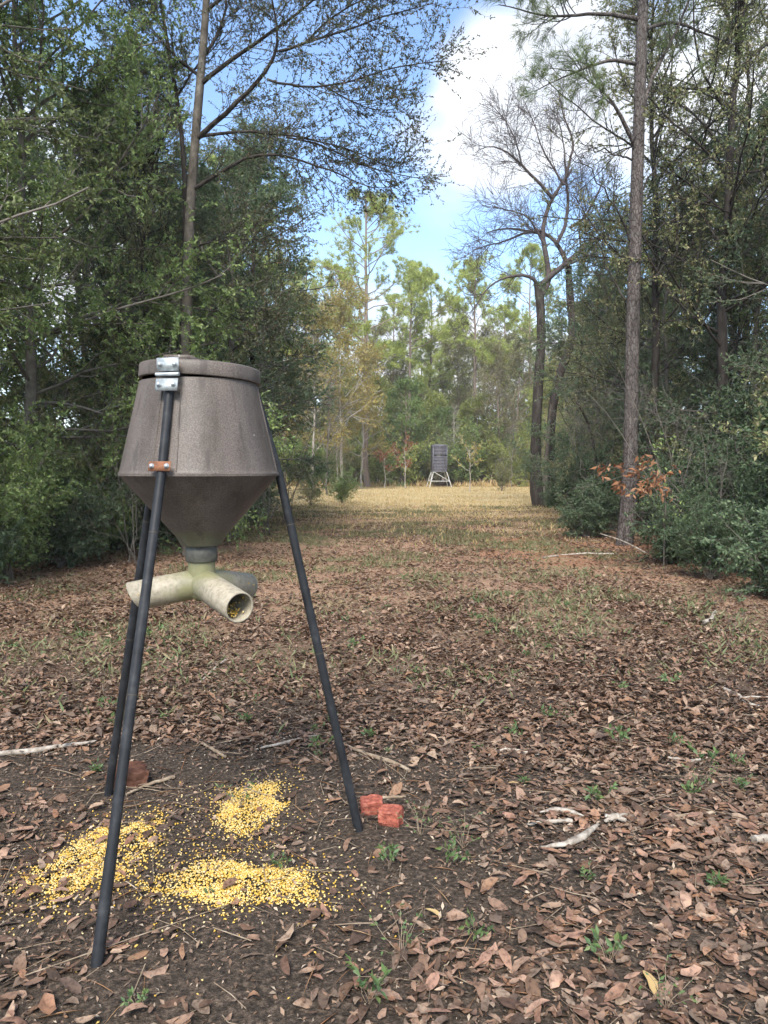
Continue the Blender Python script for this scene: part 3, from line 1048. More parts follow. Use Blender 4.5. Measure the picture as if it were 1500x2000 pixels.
for az, ln, cut in ((183, .262, .35), (-50, .300, -.05), (63, .29, .1)):
    tilt = R(11)
    a = R(az)
    dirv = np.array((math.cos(a) * math.cos(tilt), math.sin(a) * math.cos(tilt), -math.sin(tilt)))
    s_ = np.array((-math.sin(a), math.cos(a), 0))
    u_ = np.cross(dirv, s_)
    u_ = u_ if u_[2] > 0 else -u_
    seg = 40
    th = np.arange(seg) * 2 * np.pi / seg
    rings = []
    c0 = np.array((0, 0, 1.055))
    for (dist, rr_, ob) in ((.0, PR, 0), (ln * .5, PR, 0), (ln - .002, PR, 1), (ln, PR - .002, 1), (ln, PR - .0065, 1), (ln - .01, PR - .0075, 1), (ln * .5, PR - .0075, 0), (.05, PR - .0075, 0)):
        rings.append(c0 + dirv * dist + np.outer(np.cos(th), s_) * rr_ + np.outer(np.sin(th), u_) * rr_ + np.outer(np.sin(th) * rr_ * cut * ob, dirv))
    V = np.array(rings)
    k = np.arange(len(rings) - 1)[:, None] * seg
    j = np.arange(seg)[None]
    pb = MB()
    pb.add(V.reshape(-1, 3), np.stack([k + j, k + (j + 1) % seg, k + seg + (j + 1) % seg, k + seg + j], -1))
    pp = link('outlet_pipe', pb.mesh('outlet_pipe', M['pvc']), feeder)
    # corn lying in the mouth
    rg = np.random.default_rng(int(az) + 400)
    n = 130
    dl = rg.uniform(.45, .93, n) * ln
    wx = rg.normal(0, .020, n)
    hz = -np.sqrt(np.clip((PR - .012) ** 2 - wx ** 2, 0, 1)) + rg.uniform(0, .016, n)
    pc = c0 + dirv * dl[:, None] + np.outer(wx, s_) + np.outer(hz, u_)
    kb = MB()
    d, s, nn = rot_frames(rg, n, .6)
    kv = np.stack([pc + d * .006, pc - d * .006, pc + s * .0045, pc - s * .0045, pc + nn * .003, pc - nn * .003], 1)
    kt = np.array([[0, 2, 4], [2, 1, 4], [1, 3, 4], [3, 0, 4], [2, 0, 5], [1, 2, 5], [3, 1, 5], [0, 3, 5]])
    kb.add(kv.reshape(-1, 3), t=(np.arange(n)[:, None, None] * 6 + kt[None]).reshape(-1, 3))
    tag(link('corn', kb.mesh('corn_in_pipe', M['corn']), pp), kind='stuff')


# ------------------------------------------------------------------ spilled corn
def corn_heap(seed, cx, cy, sx, sy, ang, n, h, label, stray=.16):
    rg = np.random.default_rng(seed)
    r = np.sqrt(rg.random(n)) * (1 + .12 * rg.normal(size=n))
    st = rg.random(n) < stray
    r = np.where(st, r * rg.uniform(1.0, 2.1, n), r)
    a = rg.uniform(0, 2 * np.pi, n)
    lump = 1 + .28 * np.sin(2 * a + seed) + .16 * np.sin(5 * a + 2 * seed)
    ux, uy = r * np.cos(a) * sx * lump, r * np.sin(a) * sy * lump
    x = cx + ux * math.cos(ang) - uy * math.sin(ang)
    y = cy + ux * math.sin(ang) + uy * math.cos(ang)
    keep = rg.random(n) < np.clip(.45 + 1.1 * NZ(x + 3 * seed, y, 9), 0, 1)
    x, y, r = x[keep], y[keep], r[keep]
    n = len(x)
    z = ground_z(x, y) + .004 + h * np.clip(1 - r * r, 0, 1) * rg.random(n) ** .5
    p = np.stack([x, y, z], -1)
    d, s, nn = rot_frames(rg, n, .45)
    sz = rg.uniform(.72, 1.12, n)[:, None]
    # tooth-shaped kernels: broad rounded crown, narrow tip
    kv = np.stack([p - d * .0065 * sz, p + s * .0046 * sz + d * .002 * sz, p - s * .0046 * sz + d * .002 * sz, p + nn * .0031 * sz, p - nn * .0028 * sz, p + d * .0058 * sz + s * .002, p + d * .0058 * sz - s * .002], 1)
    kt = np.array([[0, 1, 3], [0, 3, 2], [0, 4, 1], [0, 2, 4], [1, 5, 3], [3, 5, 6], [3, 6, 2], [1, 4, 5], [4, 6, 5], [4, 2, 6]])
    kb = MB()
    kb.add(kv.reshape(-1, 3), t=(np.arange(n)[:, None, None] * 7 + kt[None]).reshape(-1, 3))
    tag(link('spilled_corn', kb.mesh('spilled_corn', M['corn'])), label, 'corn', 'corn spilled under the feeder', 'stuff')


g = gp(190, 1678)
corn_heap(1, g[0], g[1], .15, .33, -.2, 4600, .012, 'loose heap of yellow corn left of the front feeder leg')
g = gp(465, 1742)
corn_heap(2, g[0], g[1], .235, .155, -.12, 4200, .013, 'broad heap of yellow corn nearest the camera under the front outlet')
g = gp(487, 1588)
corn_heap(3, g[0], g[1], .135, .205, -.45, 3000, .014, 'small heap of yellow corn behind the other two, near the right leg')
g = gp(380, 1690)
corn_heap(4, g[0], g[1], .50, .42, 0, 520, .0, 'stray corn kernels scattered on the soil between the heaps', .5)


# ------------------------------------------------------------------ bricks and stone
def chunk(name, size, seed, mat, jit=.14, cuts=5):
    import bmesh
    bm = bmesh.new()
    bmesh.ops.create_cube(bm, size=1)
    bmesh.ops.subdivide_edges(bm, edges=bm.edges[:], cuts=cuts, use_grid_fill=True)
    rg = np.random.default_rng(seed)
    offs = rg.normal(0, 1, (6, 3))
    for v_ in bm.verts:
        c = np.array(v_.co)
        # knock corners off, roughen the broken faces
        rr = np.abs(c).sum()
        if rr > 1.18:
            c *= 1 - (rr - 1.18) * .32
        c = c + np.sin(c[[1, 2, 0]] * 9 + offs[0]) * jit * .25 + np.sin(c[[2, 0, 1]] * 17 + offs[1]) * jit * .14 + rg.normal(0, jit * .10, 3)
        v_.co = Vector(c * np.array(size))
    me = bpy.data.meshes.new(name)
    bm.to_mesh(me)
    bm.free()
    me.materials.append(mat)
    return me


def stone_mat(name, cols, scale):
    m, t, b, o = new_mat(name)
    n1 = noise_node(t, scale, 6, .7)
    r1 = ramp(t, cols, [.3 + .4 * i / (len(cols) - 1) for i in range(len(cols))])
    t.links.new(n1.outputs['Fac'], r1.inputs['Fac'])
    t.links.new(r1.outputs['Color'], b.inputs['Base Color'])
    b.inputs['Roughness'].default_value = .9
    b.inputs['Specular IOR Level'].default_value = .15
    bump(t, n1.outputs['Fac'], .8, .008, b)
    return m


M['brick'] = stone_mat('brick', [(.13, .045, .032), (.33, .095, .065), (.42, .17, .12)], 45)
M['clay'] = stone_mat('clay', [(.055, .026, .018), (.11, .05, .033), (.165, .085, .06)], 18)
for (px, py, size, seed, rz, lab) in ((726, 1608, (.092, .075, .062), 1, .12, 'broken red brick half touching the foot of the right feeder leg'),
                                      (764, 1633, (.088, .080, .066), 2, -.35, 'broken red brick lump just right of and in front of the other')):
    g = gp(px, py)
    tag(link('broken_brick', chunk('broken_brick', size, seed, M['brick'], .10), loc=(g[0], g[1] + .03, float(ground_z(g[0], g[1])) + size[2] * .40), rot=(.08, -.06, rz)), lab, 'brick')
g = gp(238, 1553)
tag(link('clay_lump', chunk('clay_lump', (.16, .12, .125), 9, M['clay'], .16), loc=(g[0], g[1] + .07, .045), rot=(.1, .2, .5)), 'rounded rust brown brick lump behind the far feeder leg', 'brick')


# ------------------------------------------------------------------ sticks and bleached wood
def stick(name, pts, radii, label, cat, mat='stick', seed=0, flat=1.0, lift=.012, n=14, forks=()):
    rg = np.random.default_rng(seed)
    P = []
    for q_ in pts:
        g_ = gp(*q_[:2])
        P.append((g_[0], g_[1], float(ground_z(g_[0], g_[1])) + lift + (q_[2] if len(q_) > 2 else 0)))
    P = resample(P, n, .0015, rg)
    rr = np.interp(np.linspace(0, 1, n), np.linspace(0, 1, len(radii)), radii) * (1 + rg.normal(0, .05, n))
    b_ = MB()
    b_.tubes(P, rr, 8, True)
    for (i, dv, ln_, r_) in forks:
        q0 = P[i]
        dv = unit(np.array(dv, float))
        Q = np.array([q0 + dv * ln_ * k_ + rg.normal(0, .004, 3) * (k_ > 0) for k_ in np.linspace(0, 1, 5)])
        b_.tubes(Q, np.linspace(r_, r_ * .4, 5), 6, True)
    me = b_.mesh(name, M[mat])
    base = P.mean(0)
    co = np.zeros(len(me.vertices) * 3, np.float32)
    me.vertices.foreach_get('co', co)
    co = co.reshape(-1, 3) - np.array([base[0], base[1], 0])
    co[:, 2] = (co[:, 2] - base[2]) * flat + base[2]
    me.vertices.foreach_set('co', co.ravel().astype(np.float32))
    me.update()
    return tag(link(name, me, loc=(base[0], base[1], 0)), label, cat)


stick('dead_branch', [(-20, 1490), (60, 1480), (130, 1470), (190, 1461)], [.014, .016, .013, .006], 'long grey weathered branch at the left edge of the litter', 'branch', 'dead_wood', 1)
stick('dead_branch', [(500, 1478), (560, 1460), (620, 1444)], [.004, .010, .008], 'thin pale branch lying between the feeder legs', 'branch', 'dead_wood', 2)
stick('dead_branch', [(668, 1464), (720, 1487), (765, 1504), (800, 1519)], [.006, .010, .011, .009], 'tan crooked branch right of the feeder leg', 'branch', 'stick', 3)
stick('dead_branch', [(955, 1492), (985, 1476), (1050, 1479), (1085, 1466)], [.005, .010, .009, .005], 'pale bent branch alone in the litter right of centre', 'branch', 'dead_wood', 4)
stick('dead_branch', [(1415, 1347), (1440, 1360), (1465, 1382), (1500, 1388)], [.012, .016, .014, .008], 'white forked branch at the right edge of the litter', 'branch', 'dead_wood', 5, forks=((6, (.6, -.3, .1), .25, .008),))
stick('bleached_wood', [(1052, 1676), (1085, 1676), (1115, 1668), (1140, 1655), (1153, 1642), (1168, 1630)], [.003, .011, .015, .018, .014, .006], 'curved bleached driftwood piece, largest of the pale wood on the right', 'wood', 'dead_wood', 6, flat=.8, lift=.02)
stick('bleached_wood', [(1055, 1606), (1085, 1598), (1110, 1600), (1140, 1612)], [.004, .013, .014, .004], 'flat arched bleached slab above the curved driftwood', 'wood', 'dead_wood', 7, flat=.6, lift=.02)
stick('bleached_wood', [(1030, 1626), (1075, 1622), (1115, 1618)], [.004, .008, .010], 'straight pale stick between the slab and the curved driftwood', 'wood', 'dead_wood', 8, lift=.012)
stick('bleached_wood', [(1183, 1622), (1203, 1612), (1222, 1622)], [.008, .019, .009], 'small knobbly grey wood stump beside the curved driftwood', 'wood', 'dead_wood', 9, flat=.8, lift=.02, forks=((5, (-.6, -.5, .4), .05, .012), (8, (.5, -.5, .5), .05, .010)))
stick('dead_branch', [(1305, 1488), (1345, 1492), (1372, 1484)], [.006, .010, .005], 'short grey twig among leaves right of the bent branch', 'branch', 'dead_wood', 10)
stick('dead_branch', [(1300, 1613), (1340, 1607), (1395, 1598)], [.006, .010, .007], 'short tan stick right of the bleached wood', 'branch', 'stick', 11)
stick('dead_branch', [(1472, 1655), (1490, 1652), (1520, 1650)], [.016, .020, .018], 'cut white branch end poking in at the right edge', 'branch', 'dead_wood', 12)
stick('dead_branch', [(248, 1566), (285, 1548), (340, 1530)], [.005, .008, .009], 'dark twig leaning beside the rust brown lump', 'branch', 'stick', 13)
stick('dead_branch', [(740, 1596), (765, 1594), (792, 1592)], [.006, .007, .004], 'short straight twig behind the broken bricks', 'branch', 'stick', 14, lift=.05)
stick('dead_branch', [(390, 1335), (415, 1312), (440, 1290)], [.005, .011, .008], 'curved pale stick lying behind the feeder outlets', 'branch', 'dead_wood', 15)
stick('dead_branch', [(395, 1468), (420, 1482), (440, 1496)], [.006, .009, .007], 'small broken tan stick between the legs', 'branch', 'stick', 16)
stick('dead_branch', [(1095, 1086), (1150, 1083), (1205, 1086)], [.008, .022, .015], 'long white split log lying left of the big pine', 'branch', 'dead_wood', 17, lift=.03)
stick('dead_branch', [(1060, 1090), (1090, 1087)], [.015, .02], 'short pale log piece left of the split log', 'branch', 'dead_wood', 18, lift=.02, n=6)
stick('dead_branch', [(1375, 1226), (1388, 1222), (1398, 1200)], [.02, .026, .014], 'pale crooked branch before the green thicket at right', 'branch', 'dead_wood', 19, lift=.03)
g = at(1172, 1040, 13.6)
h_ = at(1262, 1078, 13.2)
b_ = MB()
P = resample([g, (g + h_) / 2 + np.array((0, 0, .05)), h_], 9)
b_.tubes(P - np.array([h_[0], h_[1], 0]), np.linspace(.006, .014, 9), 7, True)
tag(link('dead_branch', b_.mesh('dead_branch', M['dead_wood']), loc=(h_[0], h_[1], -.02)), 'pale dead branch leaning up in front of the big pine foot', 'branch')

# ------------------------------------------------------------------ tree prototypes
EV1 = broadleaf(101, 11.0, 3.9, .8, 48, 10, 12, 22, .068, .50, tr=.13, lmat='leaf_dark', bmat='twig_grey', low_ang=95, top_ang=40, twl=.42)
EV2 = broadleaf(102, 10.0, 3.0, .6, 44, 9, 11, 19, .066, .48, tr=.11, lmat='leaf_blue', bmat='twig_grey', low_ang=95, top_ang=40, twl=.4)
EV3 = broadleaf(103, 14.0, 3.2, 3.2, 38, 9, 9, 14, .066, .42, tr=.14, lmat='leaf_olive', bmat='bark_dark', low_ang=80, top_ang=30, twl=.42)
SH1 = shrub(111, 2.3, 1.1, 16, 9, 8, 14, .06, .5, 'leaf_dark', 'twig_grey')
SH2 = shrub(112, 1.0, .9, 18, 9, 7, 12, .048, .52, 'leaf_blue', 'twig_grey', twl=.18)
SH3 = shrub(113, 3.2, 1.5, 5, 7, 6, 0, 0, .5, bmat='twig_grey', twl=.4)          # bare tangle
SH4 = shrub(114, 2.6, 1.2, 13, 9, 7, 13, .062, .45, 'leaf_olive', 'twig_grey', twl=.3)
SH5 = shrub(115, 2.4, 1.3, 13, 8, 6, 10, .085, .5, 'leaf_sun', 'twig_grey', twl=.3)


def recolour(parts, key, mat):
    d_ = dict(parts)
    d_[key] = (parts[key], M[mat])
    return d_


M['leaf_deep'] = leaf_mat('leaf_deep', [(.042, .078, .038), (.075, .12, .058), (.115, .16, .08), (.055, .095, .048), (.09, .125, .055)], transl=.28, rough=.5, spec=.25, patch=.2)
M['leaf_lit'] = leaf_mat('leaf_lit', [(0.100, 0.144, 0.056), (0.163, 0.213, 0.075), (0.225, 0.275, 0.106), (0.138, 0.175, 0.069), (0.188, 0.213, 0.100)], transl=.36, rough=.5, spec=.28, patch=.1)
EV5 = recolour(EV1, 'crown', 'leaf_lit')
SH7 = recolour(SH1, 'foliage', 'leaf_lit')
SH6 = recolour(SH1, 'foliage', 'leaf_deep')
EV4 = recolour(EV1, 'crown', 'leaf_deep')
FAR1 = broadleaf(121, 8.5, 2.7, .6, 34, 8, 7, 11, .13, .55, tr=.10, lmat='leaf_sun', bmat='bark_far', low_ang=85, top_ang=35, twl=.5)
FAR2 = broadleaf(122, 9.0, 2.6, .4, 34, 8, 7, 11, .13, .55, tr=.10, lmat='leaf_mid', bmat='bark_far', low_ang=85, top_ang=35, twl=.5)
FAR3 = broadleaf(123, 10., 2.7, 2.2, 28, 8, 7, 9, .11, .55, tr=.09, lmat='leaf_yellow', bmat='bark_white', low_ang=70, top_ang=25, twl=.5)
FAR4 = broadleaf(124, 12., 3.0, 2.0, 30, 8, 6, 8, .12, .5, tr=.11, lmat='leaf_far_olive', bmat='bark_far', low_ang=65, top_ang=25, twl=.6)
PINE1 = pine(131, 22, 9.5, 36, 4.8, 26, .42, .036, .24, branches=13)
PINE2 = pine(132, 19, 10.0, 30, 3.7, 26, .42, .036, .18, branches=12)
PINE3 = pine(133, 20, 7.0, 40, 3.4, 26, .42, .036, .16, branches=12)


def bare_tree(seed, H, limbs, reach, bmat, tr=.09, zlow=.25):
    rng = np.random.default_rng(seed)
    z = np.linspace(0, H, 11)
    P0 = np.stack([np.cumsum(rng.normal(0, .12, 11)), np.cumsum(rng.normal(0, .12, 11)), z], -1)[None]
    P0[0, 0, :2] = 0
    R0 = (tr * (1 - .85 * np.linspace(0, 1, 11)))[None]
    l1, r1 = children(rng, P0, R0, limbs, zlow, .98, lambda t: 62 - 30 * t + rng.normal(0, 10, len(t)), lambda t, pl: reach * (1.15 - .8 * t) * rng.uniform(.6, 1.2, len(t)), 7, .16, (0, 0, .06), .04, .6, True)
    l2, r2 = children(rng, l1, r1, 7, .2, 1, 45, lambda t, pl: .4 * pl * rng.uniform(.5, 1.2, len(t)), 5, .18, (0, 0, .05), .012, .6)
    l3, r3 = children(rng, l2, r2, 6, .2, 1, 42, lambda t, pl: .45 * rng.uniform(.5, 1.3, len(t)), 4, .18, (0, 0, .03), .006, .6)
    tb, bb = MB(), MB()
    tb.tubes(P0, R0, 8)
    bb.tubes(l1, np.maximum(r1, .006), 5)
    bb.tubes(l2, np.maximum(r2, .004), 4)
    bb.tubes(l3, np.maximum(r3, .0035), 3)
    return {'trunk': tb.mesh('bare%d_trunk' % seed, M[bmat]), 'branches': bb.mesh('bare%d_branches' % seed, M[bmat])}


BARE1 = bare_tree(141, 9, 18, 3.0, 'twig_grey')
BARE2 = bare_tree(142, 12, 20, 2.6, 'bark_white', .10)


# ------------------------------------------------------------------ custom trees of the photograph
def custom_tree(name, trunks, limbs, label, cat, bmat, lv2, lv3, crown=None, lmat='leaf_dark', seed=0, r2max=.014, twmin=.0025, twigs_mat=None, trunk_sides=12, lv4=None, trop2=(0, 0, .04)):
    """trunks, limbs: lists of (points in world metres, radii); shoots are grown on the limbs"""
    rng = np.random.default_rng(seed)
    base = np.array(trunks[0][0][0], float)
    base[2] = 0
    tb, bb = MB(), MB()
    for pts, rr in trunks:
        n = 26
        Q = resample(np.array(pts) - base, n)
        tb.tubes(Q, np.interp(np.linspace(0, 1, n), np.linspace(0, 1, len(rr)), rr) * (1 + rng.normal(0, .03, n)), trunk_sides)
    n = 14
    LP, LR = [], []
    for pts, rr in limbs:
        Q = resample(np.array(pts) - base, n, .0, rng)
        ln_ = np.linalg.norm(np.diff(Q, axis=0), axis=1).sum()
        Q[1:] += np.cumsum(rng.normal(0, ln_ * .0035, (n - 1, 3)), 0)
        LP.append(Q)
        LR.append(np.interp(np.linspace(0, 1, n), np.linspace(0, 1, len(rr)), rr))
    LP, LR = np.array(LP), np.array(LR)
    bb.tubes(LP, LR, 6)
    l2, r2 = children(rng, LP, LR, lv2[0], lv2[1], 1, 45, lambda t, pl: lv2[2] * (1.15 - .6 * t) * rng.uniform(.5, 1.25, len(t)), 6, .16, trop2, r2max, .6)
    l3, r3 = children(rng, l2, r2, lv3[0], .15, 1, 45, lambda t, pl: lv3[1] * rng.uniform(.5, 1.3, len(t)), 4, .18, (0, 0, .03), .006, .6)
    bb.tubes(l2, np.maximum(r2, twmin * 1.5), 4)
    bb.tubes(l3, np.maximum(r3, twmin), 3)
    last = l3
    if lv4:
        l4, r4 = children(rng, l3, r3, lv4[0], .15, 1, 42, lambda t, pl: lv4[1] * rng.uniform(.5, 1.3, len(t)), 3, .18, (0, 0, .02), .004, .6)
        bb.tubes(l4, np.maximum(r4, twmin), 3)
        last = l4
    e = link(name, None, loc=(base[0], base[1], 0))
    tag(e, label, cat)
    link('trunk', tb.mesh(name + '_trunk', M[bmat]), e)
    link('branches', bb.mesh(name + '_branches', M[twigs_mat or bmat]), e)
    if crown:
        kind, per, size, wid = crown
        cb = MB()
        if kind == 'leaf':
            for LL, pr in ((last, per), (l2, per)):
                v, t_ = leaves_on(rng, LL, pr, size, wid, .8)
                cb.add(v, t=t_)
        else:
            ends = np.concatenate([l3[:, -1], l2[:, -1], l3[:, -2]])
            dd = np.concatenate([unit(l3[:, -1] - l3[:, -2]), unit(l2[:, -1] - l2[:, -2]), unit(l3[:, -1] - l3[:, -2])])
            v, t_ = needles_on(rng, ends, dd, per, size, wid, .55)
            cb.add(v, t=t_)
        link('crown', cb.mesh(name + '_crown', M[lmat], False), e)
    return e


def px_line(pts, y0, y1=None):
    y1 = y0 if y1 is None else y1
    n = len(pts)
    return [at(p_[0], p_[1], y0 + (y1 - y0) * i / max(1, n - 1)) for i, p_ in enumerate(pts)]


# tall slim pale tree behind the feeder, small leaves against the sky
Y2 = 13.0
tr2 = [np.array((*at(362, 760, Y2)[:2], -.05))] + px_line([(362, 760), (364, 640), (366, 520), (372, 400), (382, 260), (392, 150), (402, 40), (408, -120), (415, -330), (420, -480)], Y2)
lim2 = [(px_line([(383, 272), (402, 258), (440, 222), (490, 172), (530, 118), (545, 95), (530, 30), (520, -40)], Y2, 12.2), [.045, .03, .012]),
        (px_line([(545, 100), (600, 85), (680, 55), (780, 20), (850, 5)], 12.2, 11.4), [.022, .014, .006]),
        (px_line([(522, 155), (580, 165), (660, 160), (760, 130), (870, 112)], 12.4, 11.4), [.02, .012, .005]),
        (px_line([(391, 166), (402, 155), (450, 115), (500, 80), (550, 45), (605, 0), (660, -60)], Y2, 12.4), [.04, .025, .01]),
        (px_line([(384, 268), (412, 259), (520, 260), (590, 272), (690, 300), (760, 330)], Y2, 12.3), [.028, .016, .006]),
        (px_line([(560, 268), (640, 290), (720, 330), (830, 350)], 12.7, 12.0), [.016, .010, .005]),
        (px_line([(374, 372), (420, 345), (470, 320), (520, 290), (600, 310), (680, 345), (740, 370)], Y2, 12.3), [.035, .02, .007]),
        (px_line([(372, 600), (430, 608), (500, 612), (550, 640)], Y2, 12.6), [.016, .01, .004]),
        (px_line([(395, 110), (420, 80), (440, 20), (450, -60)], Y2, 13.4), [.03, .02, .01]),
        (px_line([(600, 80), (650, 30), (720, -10), (800, -40)], 12.0, 11.4), [.016, .010, .004]),
        (px_line([(620, 160), (690, 200), (740, 215), (790, 205)], 12.2, 11.8), [.014, .008, .004]),
        (px_line([(405, 20), (500, -60), (620, -110), (740, -120)], Y2, 12), [.03, .018, .007]),
        (px_line([(392, 150), (340, 110), (300, 60), (260, 20)], Y2, 13.2), [.03, .018, .008]),
        (px_line([(385, 480), (430, 470), (500, 468), (560, 460)], Y2, 12.8), [.015, .01, .004])]
custom_tree('slim_tree', [(tr2, [.10, .095, .09, .085, .08, .072, .06, .05, .035, .02])], lim2, 'tall slim pale barked tree behind the feeder hopper with fine leaves against sky', 'tree', 'bark_grey', (24, .12, 1.1), (8, .42), ('leaf', 16, .046, .42), 'leaf_fine', 202, r2max=.006, twmin=.0014, twigs_mat='bark_dark', lv4=None)
# thin dark stem beside it
tr3 = [np.array((*at(352, 740, 13.6)[:2], -.05))] + px_line([(355, 640), (362, 480), (362, 330), (352, 230), (345, 190), (333, 110), (320, 55), (310, -20), (300, -140)], 13.6)
custom_tree('dark_stem_tree', [(tr3, [.06, .055, .05, .045, .04, .03, .02])], [(px_line([(345, 190), (380, 130), (410, 100), (450, 60)], 13.6), [.02, .012, .006]), (px_line([(322, 60), (290, 20), (270, -40)], 13.6), [.02, .012, .006]), (px_line([(350, 225), (320, 190), (290, 170)], 13.6), [.015, .01, .005])],
            'thin dark stemmed sapling crossing beside the slim pale tree', 'tree', 'bark_dark', (14, .2, .9), (6, .4), ('leaf', 12, .045, .42), 'leaf_fine', 203)

# bare forked tree at the right of the clearing
Y3 = 30.0
bx = gp(1049, 988)[0]
trA = [np.array((bx, Y3, -.1))] + px_line([(1047, 960), (1046, 860), (1052, 740), (1058, 660), (1056, 600), (1051, 552)], Y3)
trB = [np.array((gp(1072, 988)[0], Y3 + .2, -.1))] + px_line([(1074, 900), (1078, 800), (1090, 735), (1112, 685), (1121, 650), (1114, 590), (1110, 520)], Y3 + .2)
LA = lambda p_, a=0, b_=0: px_line(p_, Y3 + a, Y3 + b_)
limD = [(LA([(1053, 560), (1072, 540), (1100, 516), (1135, 486), (1175, 450), (1215, 424), (1250, 400)], 0, -.5), [.13, .11, .09, .06, .03]),
        (LA([(1056, 580), (1075, 560), (1072, 530), (1064, 480), (1058, 450), (1066, 420), (1077, 385), (1100, 360), (1120, 330)]), [.12, .10, .08, .05]),
        (LA([(1050, 556), (1042, 538), (1000, 538), (960, 548), (935, 580), (920, 610)], 0, -1), [.08, .05, .03, .012]),
        (LA([(1077, 385), (1050, 355), (1020, 325), (990, 298), (950, 284), (925, 300)], 0, -.8), [.07, .05, .03, .012]),
        (LA([(1058, 450), (1020, 455), (985, 470), (940, 480), (905, 500)], 0, .8), [.06, .04, .02, .01]),
        (LA([(1100, 360), (1120, 280), (1100, 230), (1090, 180)]), [.06, .04, .02]),
        (LA([(1110, 525), (1098, 495), (1085, 470), (1070, 455), (1030, 450), (990, 440), (950, 450)], .2, 1.2), [.10, .08, .05, .02]),
        (LA([(1088, 475), (1105, 445), (1112, 400), (1106, 330), (1102, 260), (1085, 210)], .2, .6), [.08, .06, .03, .015]),
        (LA([(1112, 445), (1140, 430), (1165, 385), (1180, 350)], .2, -.6), [.06, .04, .02]),
        (LA([(1112, 515), (1150, 500), (1195, 510), (1230, 505)], .2, .8), [.06, .035, .015]),
        (LA([(1064, 480), (1030, 420), (1000, 410), (960, 405)], 0, -.5), [.05, .03, .012]),
        (LA([(1020, 325), (1005, 270), (985, 230), (960, 205)], -.4, -1), [.035, .02, .01]),
        (LA([(1135, 486), (1130, 450), (1145, 420), (1175, 400)], -.2, .4), [.04, .025, .01]),
        (LA([(1100, 360), (1060, 300), (1040, 240), (1020, 190)], 0, .5), [.04, .025, .01])]
custom_tree('bare_tree', [(trA, [.27, .23, .20, .19, .18, .17, .17]), (trB, [.21, .19, .17, .17, .16, .15, .13])], limD, 'leafless tree with two dark trunks and spreading twigs right of the clearing', 'tree', 'bark_dark', (14, .15, 1.8), (7, .7), None, 'leaf_dark', 204, twmin=.0055, twigs_mat='twig_purple', lv4=(3, .4))
# pale dead snag beside it
b_ = MB()
P = np.array([np.array((gp(1066, 990)[0], Y3 - .5, -.1))] + px_line([(1064, 940), (1070, 860), (1076, 790)], Y3 - .5))
P = resample(P, 12)
b_.tubes(P - np.array([P[0][0], P[0][1], 0]), np.linspace(.12, .04, 12), 9, True)
tag(link('dead_snag', b_.mesh('dead_snag', M['bark_grey']), loc=(P[0][0], P[0][1], 0)), 'pale barkless dead trunk standing beside the two dark trunks', 'tree')

# the big pine on the right
Y4 = 15.0
trP = [np.array((gp(1231, 1068)[0], Y4, -.1))] + px_line([(1231, 1000), (1232, 860), (1234, 700), (1239, 520), (1245, 330), (1251, 130), (1257, -30), (1262, -250), (1268, -560), (1272, -800)], Y4)
limP = [(px_line([(1246, 300), (1230, 258), (1200, 205), (1165, 170), (1130, 150)], Y4, 14.4), [.05, .04, .02, .008]),
        (px_line([(1250, 250), (1265, 165), (1305, 95), (1340, 10), (1360, -60)], Y4, 15.4), [.05, .04, .025, .012]),
        (px_line([(1256, 40), (1200, 22), (1125, 22), (1060, 25), (1010, 10), (975, 0)], Y4, 14.2), [.045, .03, .018, .008]),
        (px_line([(1252, 128), (1200, 116), (1140, 135), (1075, 160), (1045, 175)], Y4, 14.4), [.04, .028, .016, .008]),
        (px_line([(1258, -20), (1180, -50), (1100, -60), (1020, -30)], Y4, 14.0), [.045, .03, .012]),
        (px_line([(1258, -10), (1320, -50), (1400, -60), (1470, -30)], Y4, 15.5), [.045, .03, .012]),
        (px_line([(1254, 60), (1310, 40), (1380, 60), (1450, 90)], Y4, 15.6), [.04, .025, .01]),
        (px_line([(1255, 20), (1280, -30), (1290, -90)], Y4, 14.5), [.03, .02, .01])]
custom_tree('pine_tree', [(trP, [.17, .135, .128, .122, .115, .106, .098, .086, .07, .045, .02])], limP, 'tall straight pine with plated bark in front of the right thicket', 'tree', 'bark_pine', (12, .40, .75), (4, .3), ('needle', 19, .20, .007), 'needle', 205, trunk_sides=18, trop2=(0, 0, .1))
# dead limbs of the same pine (short stubs and long bare boughs) join it as a part
pine_root = bpy.data.objects['pine_tree']
rg = np.random.default_rng(9)
bb = MB()
dl = [px_line([(1240, 480), (1215, 430), (1180, 370), (1140, 320), (1110, 300)], Y4, 14.3), px_line([(1243, 400), (1270, 340), (1310, 290), (1350, 230)], Y4, 15.2), px_line([(1238, 560), (1275, 540), (1310, 510), (1370, 480)], Y4, 14.6),
      px_line([(1240, 490), (1260, 450), (1300, 440), (1350, 420)], Y4, 15.4), px_line([(1237, 600), (1215, 580), (1190, 530), (1165, 470)], Y4, 15.3), px_line([(1246, 320), (1220, 300), (1180, 300), (1130, 280)], Y4, 14.6)]
LP = np.array([resample(q_, 12, .03, rg) for q_ in dl]) - np.array([trP[0][0], trP[0][1], 0])
LR = np.repeat(np.linspace(.022, .006, 12)[None], len(dl), 0)
bb.tubes(LP, LR, 5)
l2, r2 = children(rg, LP, LR, 8, .25, 1, 50, lambda t, pl: .9 * rg.uniform(.4, 1.2, len(t)), 5, .2, (0, 0, .05), .01, .6)
l3, r3 = children(rg, l2, r2, 5, .25, 1, 50, lambda t, pl: .35 * rg.uniform(.4, 1.2, len(t)), 4, .2, (0, 0, .0), .005, .6)
bb.tubes(l2, np.maximum(r2, .004), 4)
bb.tubes(l3, np.maximum(r3, .003), 3)
